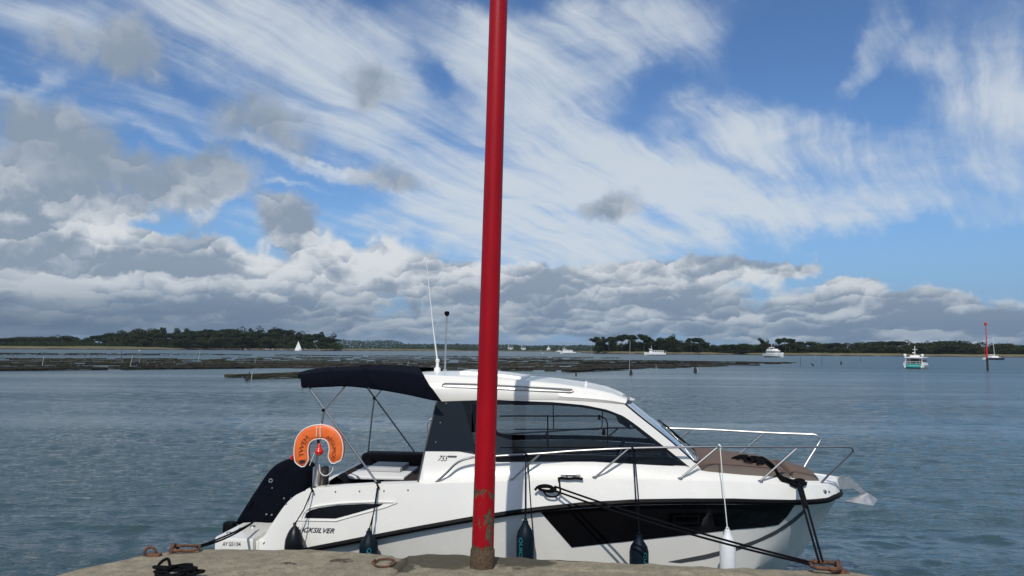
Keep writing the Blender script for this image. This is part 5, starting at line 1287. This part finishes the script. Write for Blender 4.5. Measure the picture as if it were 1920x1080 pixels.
# ------------------------------------------------------------------ houses and boats in the distance
mat('boat_white', (.80, .80, .79), .4); mat('house_white', (.75, .74, .71), .8); mat('slate', (.07, .075, .085), .7); mat('sailcloth', (.82, .82, .80), .8)
mat('teal_hull', (.02, .34, .30), .4); mat('dark_glass', (.015, .017, .02), .15); mat('antifoul', (.22, .03, .03), .6); mat('beacon_red', (.55, .022, .04), .5); mat('hull_navy', (.02, .03, .06), .4); mat('wood_brown', (.20, .09, .05), .6)
def cottage(px, ybase, w, label, gable=False):
    p = at(px, ybase, 1290); root = thing('cottage', label, 'house', p, .25 if not gable else 1.4); h = w * .42
    m = MB(); m.box((-w / 2, -3, -1), (w / 2, 3, h)); m.raw([(-w / 2, -3, h), (-w / 2, 3, h), (-w / 2, 0, h + 2.6)], [(0, 1, 2)]); m.raw([(w / 2, -3, h), (w / 2, 3, h), (w / 2, 0, h + 2.6)], [(0, 2, 1)]); m.out('wall', 'house_white', root, smooth=False)
    m = MB()
    for s_ in (-1, 1): m.raw([(-w / 2 - .3, s_ * 3.4, h - .35), (w / 2 + .3, s_ * 3.4, h - .35), (w / 2 + .3, 0, h + 2.75), (-w / 2 - .3, 0, h + 2.75)], [(0, 1, 2, 3)])
    rf = m.out('roof', 'slate', root, smooth=False); m = MB(); m.box((-w / 2 + .1, -.6, h + 1.6), (-w / 2 + 1, .6, h + 4)); m.out('chimney', 'house_white', rf, smooth=False)
    for x in (-w * .25, w * .22): m = MB(); m.box((x - .5, -3.04, 1), (x + .5, -2.98, 2.3)); m.out('window', 'dark_glass', root, smooth=False)
cottage(957, 655, 8, 'white cottage with slate roof close beside the red post on the far shore'); cottage(981, 655, 7, 'white cottage with slate roof second from the red post on the far shore'); cottage(1029, 656.5, 7, 'white gabled cottage left of the white fishing boat on the far shore', True)
def hullm(L, B, D, sheer=.35, stern=.85, bow=1.0):
    """simple displacement hull, bow towards +x"""
    m = MB(); rows = []
    for t in np.linspace(0, 1, 15):
        x = -L / 2 + L * t; b = B / 2 * (stern + (1 - stern) * min(1, t * 3)) * (1 - max(0, (t - .45) / .55) ** 2.4); z = D * (1 + sheer * max(0, (t - .35) / .65) ** 2 + .06 * (1 - t))
        rows.append([(x - (.0 if t < .9 else 0), -b, z), (x - .02 * L * max(0, t - .5), -b * .9, D * .35), (x - .06 * L * max(0, t - .6), 0, -.5), (x - .02 * L * max(0, t - .5), b * .9, D * .35), (x, b, z)])
    m.grid(rows); m.f.append((0, 1, 2, 3, 4)); m.grid([[r[0], r[4]] for r in rows]); return m
def boat_root(name, label, cat, px, yw, rz, group=None): return thing(name, label, cat, G(px, yw), rz, group)
def bx(root, name, a, b, mt, bev=.03): m = MB(); m.box(a, b, bev); return m.out(name, mt, root)
def pole(root, name, pts, r, mt='boat_white'): m = MB(); m.tube(pts, r, 6); return m.out(name, mt, root)
# sailing boat
r = boat_root('sailing_boat', 'white sailing boat under full sail in front of the wooded island', 'sailing boat', 559, 658.2, R(172)); r.scale = (.88, .88, .88); L = 7.5
hullm(L, 2.4, .75).out('hull', 'boat_white', r); bx(r, 'coachroof', (-1.2, -.7, .7), (1.4, .7, 1.15), 'boat_white', .15); pole(r, 'mast', [(.3, 0, .7), (.3, 0, 10.6)], .09)
m = MB(); n_ = 10; rows = []
for i in range(n_ + 1):
    t = i / n_; z = 1.7 + 8.6 * t; w_ = 3.5 * (1 - t) ** .9; rows.append([(.2 - w_ * u, .35 * math.sin(u * 3.1) * (1 - t) - .5 * u * (1 - t), z) for u in (0, .25, .5, .75, 1)])
m.grid(rows); m.out('mainsail', 'sailcloth', r)
m = MB(); rows = []
for i in range(n_ + 1):
    t = i / n_; z = 1.1 + 8.2 * t; x0_ = 3.7 - 3.35 * t; w_ = 3.9 * (1 - t); rows.append([(x0_ - w_ * u, .5 * math.sin(u * 3.1) * (1 - t) - .8 * u * (1 - t), z) for u in (0, .25, .5, .75, 1)])
m.grid(rows); m.out('jib', 'sailcloth', r)
# fishing boat
r = boat_root('fishing_boat', 'white fishing boat with wheelhouse forward moored before the far shore', 'fishing boat', 1065, 663.4, R(176)); L = 12.5
hullm(L, 3.8, 1.5, .55).out('hull', 'boat_white', r); m = MB(); m.grid([[(-L / 2 + L * t, s_ * (1.9 * (1 - max(0, (t - .45) / .55) ** 2.4) * .93), .22 + z) for z in (-.5, 0)] for t in np.linspace(0, .92, 12) for s_ in (-1.02,)]); m.out('boot_stripe', 'antifoul', r)
wh = bx(r, 'wheelhouse', (1.4, -1.3, 1.4), (3.9, 1.3, 3.7), 'boat_white', .12); bx(r, 'wheelhouse_roof', (1.1, -1.5, 3.7), (4.2, 1.5, 3.9), 'boat_white')
for x in (1.9, 3.0): bx(wh, 'window', (x - .4, -1.34, 2.6), (x + .4, 1.34, 3.3), 'dark_glass', .02)
bx(r, 'deck_shelter', (-3.8, -1.4, 1.4), (1.2, 1.4, 3.0), 'boat_white', .1)
for x in (-3.0, -1.6, -.2): bx(r, 'window', (x - .45, -1.44, 2.1), (x + .45, 1.44, 2.7), 'dark_glass', .02)
pole(r, 'mast', [(2.6, 0, 3.8), (2.4, 0, 6.6)], .09); pole(r, 'boom', [(4.6, 0, 2.0), (3.6, 0, 6.0)], .07)
# passenger launch
r = boat_root('passenger_launch', 'long white passenger launch off the pine point', 'passenger boat', 1228, 666.2, R(174)); L = 14.0
hullm(L, 4.0, 1.4, .5).out('hull', 'boat_white', r); sal = bx(r, 'saloon', (-5.6, -1.6, 1.3), (1.6, 1.6, 3.0), 'boat_white', .1); bx(r, 'saloon_roof', (-5.9, -1.8, 3.0), (2.0, 1.8, 3.15), 'boat_white')
for i in range(6): bx(sal, 'window', (-5.2 + i * 1.15, -1.64, 2.0), (-4.4 + i * 1.15, 1.64, 2.7), 'dark_glass', .02)
wh = bx(r, 'wheelhouse', (1.7, -1.2, 1.4), (3.7, 1.2, 4.1), 'boat_white', .12); bx(wh, 'window', (1.66, -1.24, 3.1), (3.74, 1.24, 3.7), 'dark_glass', .02); pole(r, 'mast', [(2.4, 0, 4.0), (2.2, 0, 6.4)], .08); pole(r, 'flag_staff', [(-6.7, 0, 1.3), (-7.2, 0, 3.2)], .05)
# motor yacht seen bow-on
r = boat_root('motor_yacht', 'white two-deck motor yacht off the tall pines of the point', 'motor yacht', 1452, 670.0, R(-68)); L = 14
hullm(L, 4.6, 1.9, .4).out('hull', 'boat_white', r); bx(r, 'superstructure', (-4.5, -1.9, 1.8), (2.6, 1.9, 3.7), 'boat_white', .25)
bx(r, 'window_band', (-4.3, -1.94, 2.5), (2.64, 1.94, 3.2), 'dark_glass', .1); bx(r, 'flybridge', (-4.0, -1.7, 3.7), (1.2, 1.7, 4.5), 'boat_white', .2); bx(r, 'radar_arch', (-2.6, -1.5, 5.1), (-1.6, 1.5, 5.35), 'boat_white', .08)
for s_ in (-1, 1): pole(r, 'arch_leg', [(-2.2, s_ * 1.45, 4.4), (-2.1, s_ * 1.4, 5.2)], .12)
pole(r, 'mast', [(-2.1, 0, 5.3), (-2.2, 0, 7.2)], .07)
# ferry going away, seen from astern
r = boat_root('ferry', 'white passenger ferry with turquoise transom seen from astern', 'ferry', 1720, 690.3, R(54)); r.scale = (.61, .61, .62); L = 15
for s_ in (-1, 1):
    q = hullm(L, 1.5, 1.1, .3); q.v = [(x, y + s_ * 1.85, z) for x, y, z in q.v]; q.out('hull', 'boat_white', r)
bx(r, 'bridge_deck', (-L / 2, -2.4, .75), (5.4, 2.4, 1.15), 'boat_white', .05); bx(r, 'transom', (-L / 2 - .10, -2.0, .35), (-L / 2 + .1, 1.95, .80), 'teal_hull'); bx(r, 'transom_board', (-L / 2 - .06, -2.15, .92), (-L / 2 + .06, 2.0, 1.32), 'teal_hull')
bx(r, 'stern_step', (-L / 2 - .16, -2.2, -.1), (-L / 2 - .02, 2.1, .33), 'dark_glass')
m = MB()
for y in (-2.35, -.8, .8, 2.35): m.tube([(-L / 2 + .2, y, 1.1), (-L / 2 + .2, y, 2.0)], .04, 6)
m.tube([(-L / 2 + .2, -2.35, 2.0), (-L / 2 + .2, 2.35, 2.0)], .04, 6); m.tube([(-L / 2 + .2, -2.35, 1.55), (-L / 2 + .2, 2.35, 1.55)], .03, 6); m.out('stern_rail', 'boat_white', r)
cab_ = bx(r, 'deckhouse', (-4.5, -2.1, 1.15), (4.0, 2.1, 3.05), 'boat_white', .1); bx(cab_, 'aft_doorway', (-4.56, -1.2, 1.2), (-4.48, 1.2, 2.9), 'dark_glass', .01)
for y0_, y1_ in ((-2.02, -1.3), (1.3, 2.02)): bx(cab_, 'aft_panel', (-4.55, y0_, 1.3), (-4.49, y1_, 2.8), 'wood_brown', .01)
for i in range(6):
    for s_ in (-1, 1): bx(cab_, 'side_window', (-4.0 + i * 1.3, s_ * 2.12 - .03, 1.9), (-3.0 + i * 1.3, s_ * 2.12 + .03, 2.7), 'dark_glass', .01)
for y in (-2.2, 2.2): pole(r, 'roof_post', [(-6.6, y, 1.1), (-6.6, y, 3.1)], .06)
bx(r, 'roof', (-6.9, -2.5, 3.05), (4.4, 2.5, 3.35), 'boat_white', .1); bx(r, 'roof_locker', (-4.6, -1.2, 3.35), (-2.6, 1.3, 3.85), 'boat_white', .1)
for y in (-2.35, 2.35):
    m = MB(); m.lathe([(0, -.42), (.28, -.38), (.42, -.12), (.42, .12), (.28, .38), (0, .42)], (-6.2, y, 3.85), 14); m.out('liferaft', 'boat_white', r)
pole(r, 'mast', [(-3.6, 0, 3.4), (-3.6, 0, 6.6)], .09); pole(r, 'crosstree', [(-3.6, -.7, 5.6), (-3.6, .7, 5.6)], .06); bx(r, 'radar', (-3.9, .1, 4.5), (-3.3, .7, 4.75), 'boat_white', .05)
for y, z in ((-2.62, .7), (2.55, .6), (2.6, 1.2)): m = MB(); m.lathe([(0, -.45), (.15, -.38), (.17, 0), (.13, .38), (0, .45)], (-L / 2 + .6, y, z), 10); m.out('side_fender', 'boat_white', r)
# catamaran by the beacon
r = boat_root('catamaran', 'moored white catamaran with bare mast beside the red channel beacon', 'catamaran', 1863.5, 674.8, R(12)); r.scale = (.85, .85, .9); L = 10
for s_ in (-1, 1):
    q = hullm(L, 1.2, 1.1, .1); q.v = [(x, y + s_ * 2.2, z) for x, y, z in q.v]; q.out('hull', 'hull_navy' if s_ < 0 else 'boat_white', r)
bx(r, 'bridge_deck', (-3.5, -2.4, .9), (2.4, 2.4, 1.35), 'boat_white', .1); bx(r, 'coachroof', (-2.8, -1.8, 1.3), (1.6, 1.8, 2.1), 'boat_white', .25); pole(r, 'mast', [(.6, 0, 1.8), (-.1, 0, 11.6)], .10); pole(r, 'boom', [(.4, 0, 2.6), (-3.6, 0, 2.7)], .10, 'sailcloth')
# red beacon with its topmark
p = G(1852, 695.5); r = thing('channel_beacon', 'thin red channel beacon with round topmark on a dark base', 'beacon', p); T = at(1848, 606, p.y) - p; f_ = lambda t: tuple(T * t)
m = MB(); m.tube([(0, 0, -.8), f_(.12), f_(.27)], .17, 9, r1=.15); m.tube([tuple(T * .2 + Vector((-.16, 0, 0))), tuple(T * .29 + Vector((-.08, 0, 0)))], .10, 7); m.out('base_pile', 'dark_stake', r)
m = MB(); m.tube([f_(.26), f_(.96)], .115, 9, r1=.055); m.out('pole', 'beacon_red', r); m = MB(); m.lathe([(0, -.26), (.2, -.2), (.24, .0), (.2, .2), (0, .26)], f_(.985), 12); m.out('topmark', 'beacon_red', r)
m = MB(); m.tube([tuple(T * .28 + Vector((-.30, 0, 0))), tuple(T * .48 + Vector((-.42, 0, 0)))], .035, 6); m.tube([tuple(T * .30), tuple(T * .30 + Vector((-.30, 0, 0)))], .03, 6); m.tube([tuple(T * .46), tuple(T * .46 + Vector((-.42, 0, 0)))], .03, 6); m.out('side_bracket', 'beacon_red', r)
# small boats on moorings far off
MG = 'small boats moored before the far shore'
for x, y, L in [(936.5, 657.8, 8), (942, 657.9, 6), (964.5, 657.9, 9), (1007, 658.6, 7), (1015, 659.2, 6), (1021, 658.9, 9), (1036, 659.4, 6), (1048, 660.0, 11), (1052, 659.6, 7), (884, 657.5, 7), (872, 657.4, 6)]:
    r = thing('moored_boat', 'tiny white boat on a mooring before the far coast', 'boat', G(x, y) * 1.0, R(random.choice([0, 10, 170, 185, 160])), MG); r.location.z = 0
    hullm(L, 2.6, 1.1).out('hull', 'boat_white', r); bx(r, 'cabin', (-L * .2, -.9, 1), (L * .2, .9, 2.2), 'boat_white', .1)
    if x in (1015, 1021, 1048): pole(r, 'mast', [(0, 0, 1), (0, 0, 9)], .08)
for x, y, lb in [(1017.5, 662.8, 'small white mooring buoy left of the white fishing boat'), (261.5, 658.0, 'small white mooring buoy before the island beach'), (882, 660.5, 'small white mooring buoy just left of the red post')]:
    p = G(x, y); m = MB(); m.lathe([(0, -.3), (.4, -.2), (.5, .1), (.4, .45), (.12, .6), (0, .62)], n=12); o = m.out('mooring_buoy', 'boat_white'); o.location = p; tag(o, lb, 'buoy')

# ------------------------------------------------------------------ thin summer haze over the bay
m = bpy.data.materials.new('summer_haze'); m.use_nodes = True; t = m.node_tree; t.nodes.clear()
o = t.nodes.new('ShaderNodeOutputMaterial'); v = t.nodes.new('ShaderNodeVolumePrincipled'); t.links.new(v.outputs[0], o.inputs['Volume'])
v.inputs['Color'].default_value = (.80, .88, 1, 1); v.inputs['Density'].default_value = .00005; v.inputs['Anisotropy'].default_value = .2
MAT['summer_haze'] = m
hz_ = MB(); hz_.box((-9600, -9600, -3.0), (9600, 9600, 60)); o = hz_.out('haze', 'summer_haze', smooth=False); o['kind'] = 'stuff'; o['label'] = 'thin bluish haze over the bay'
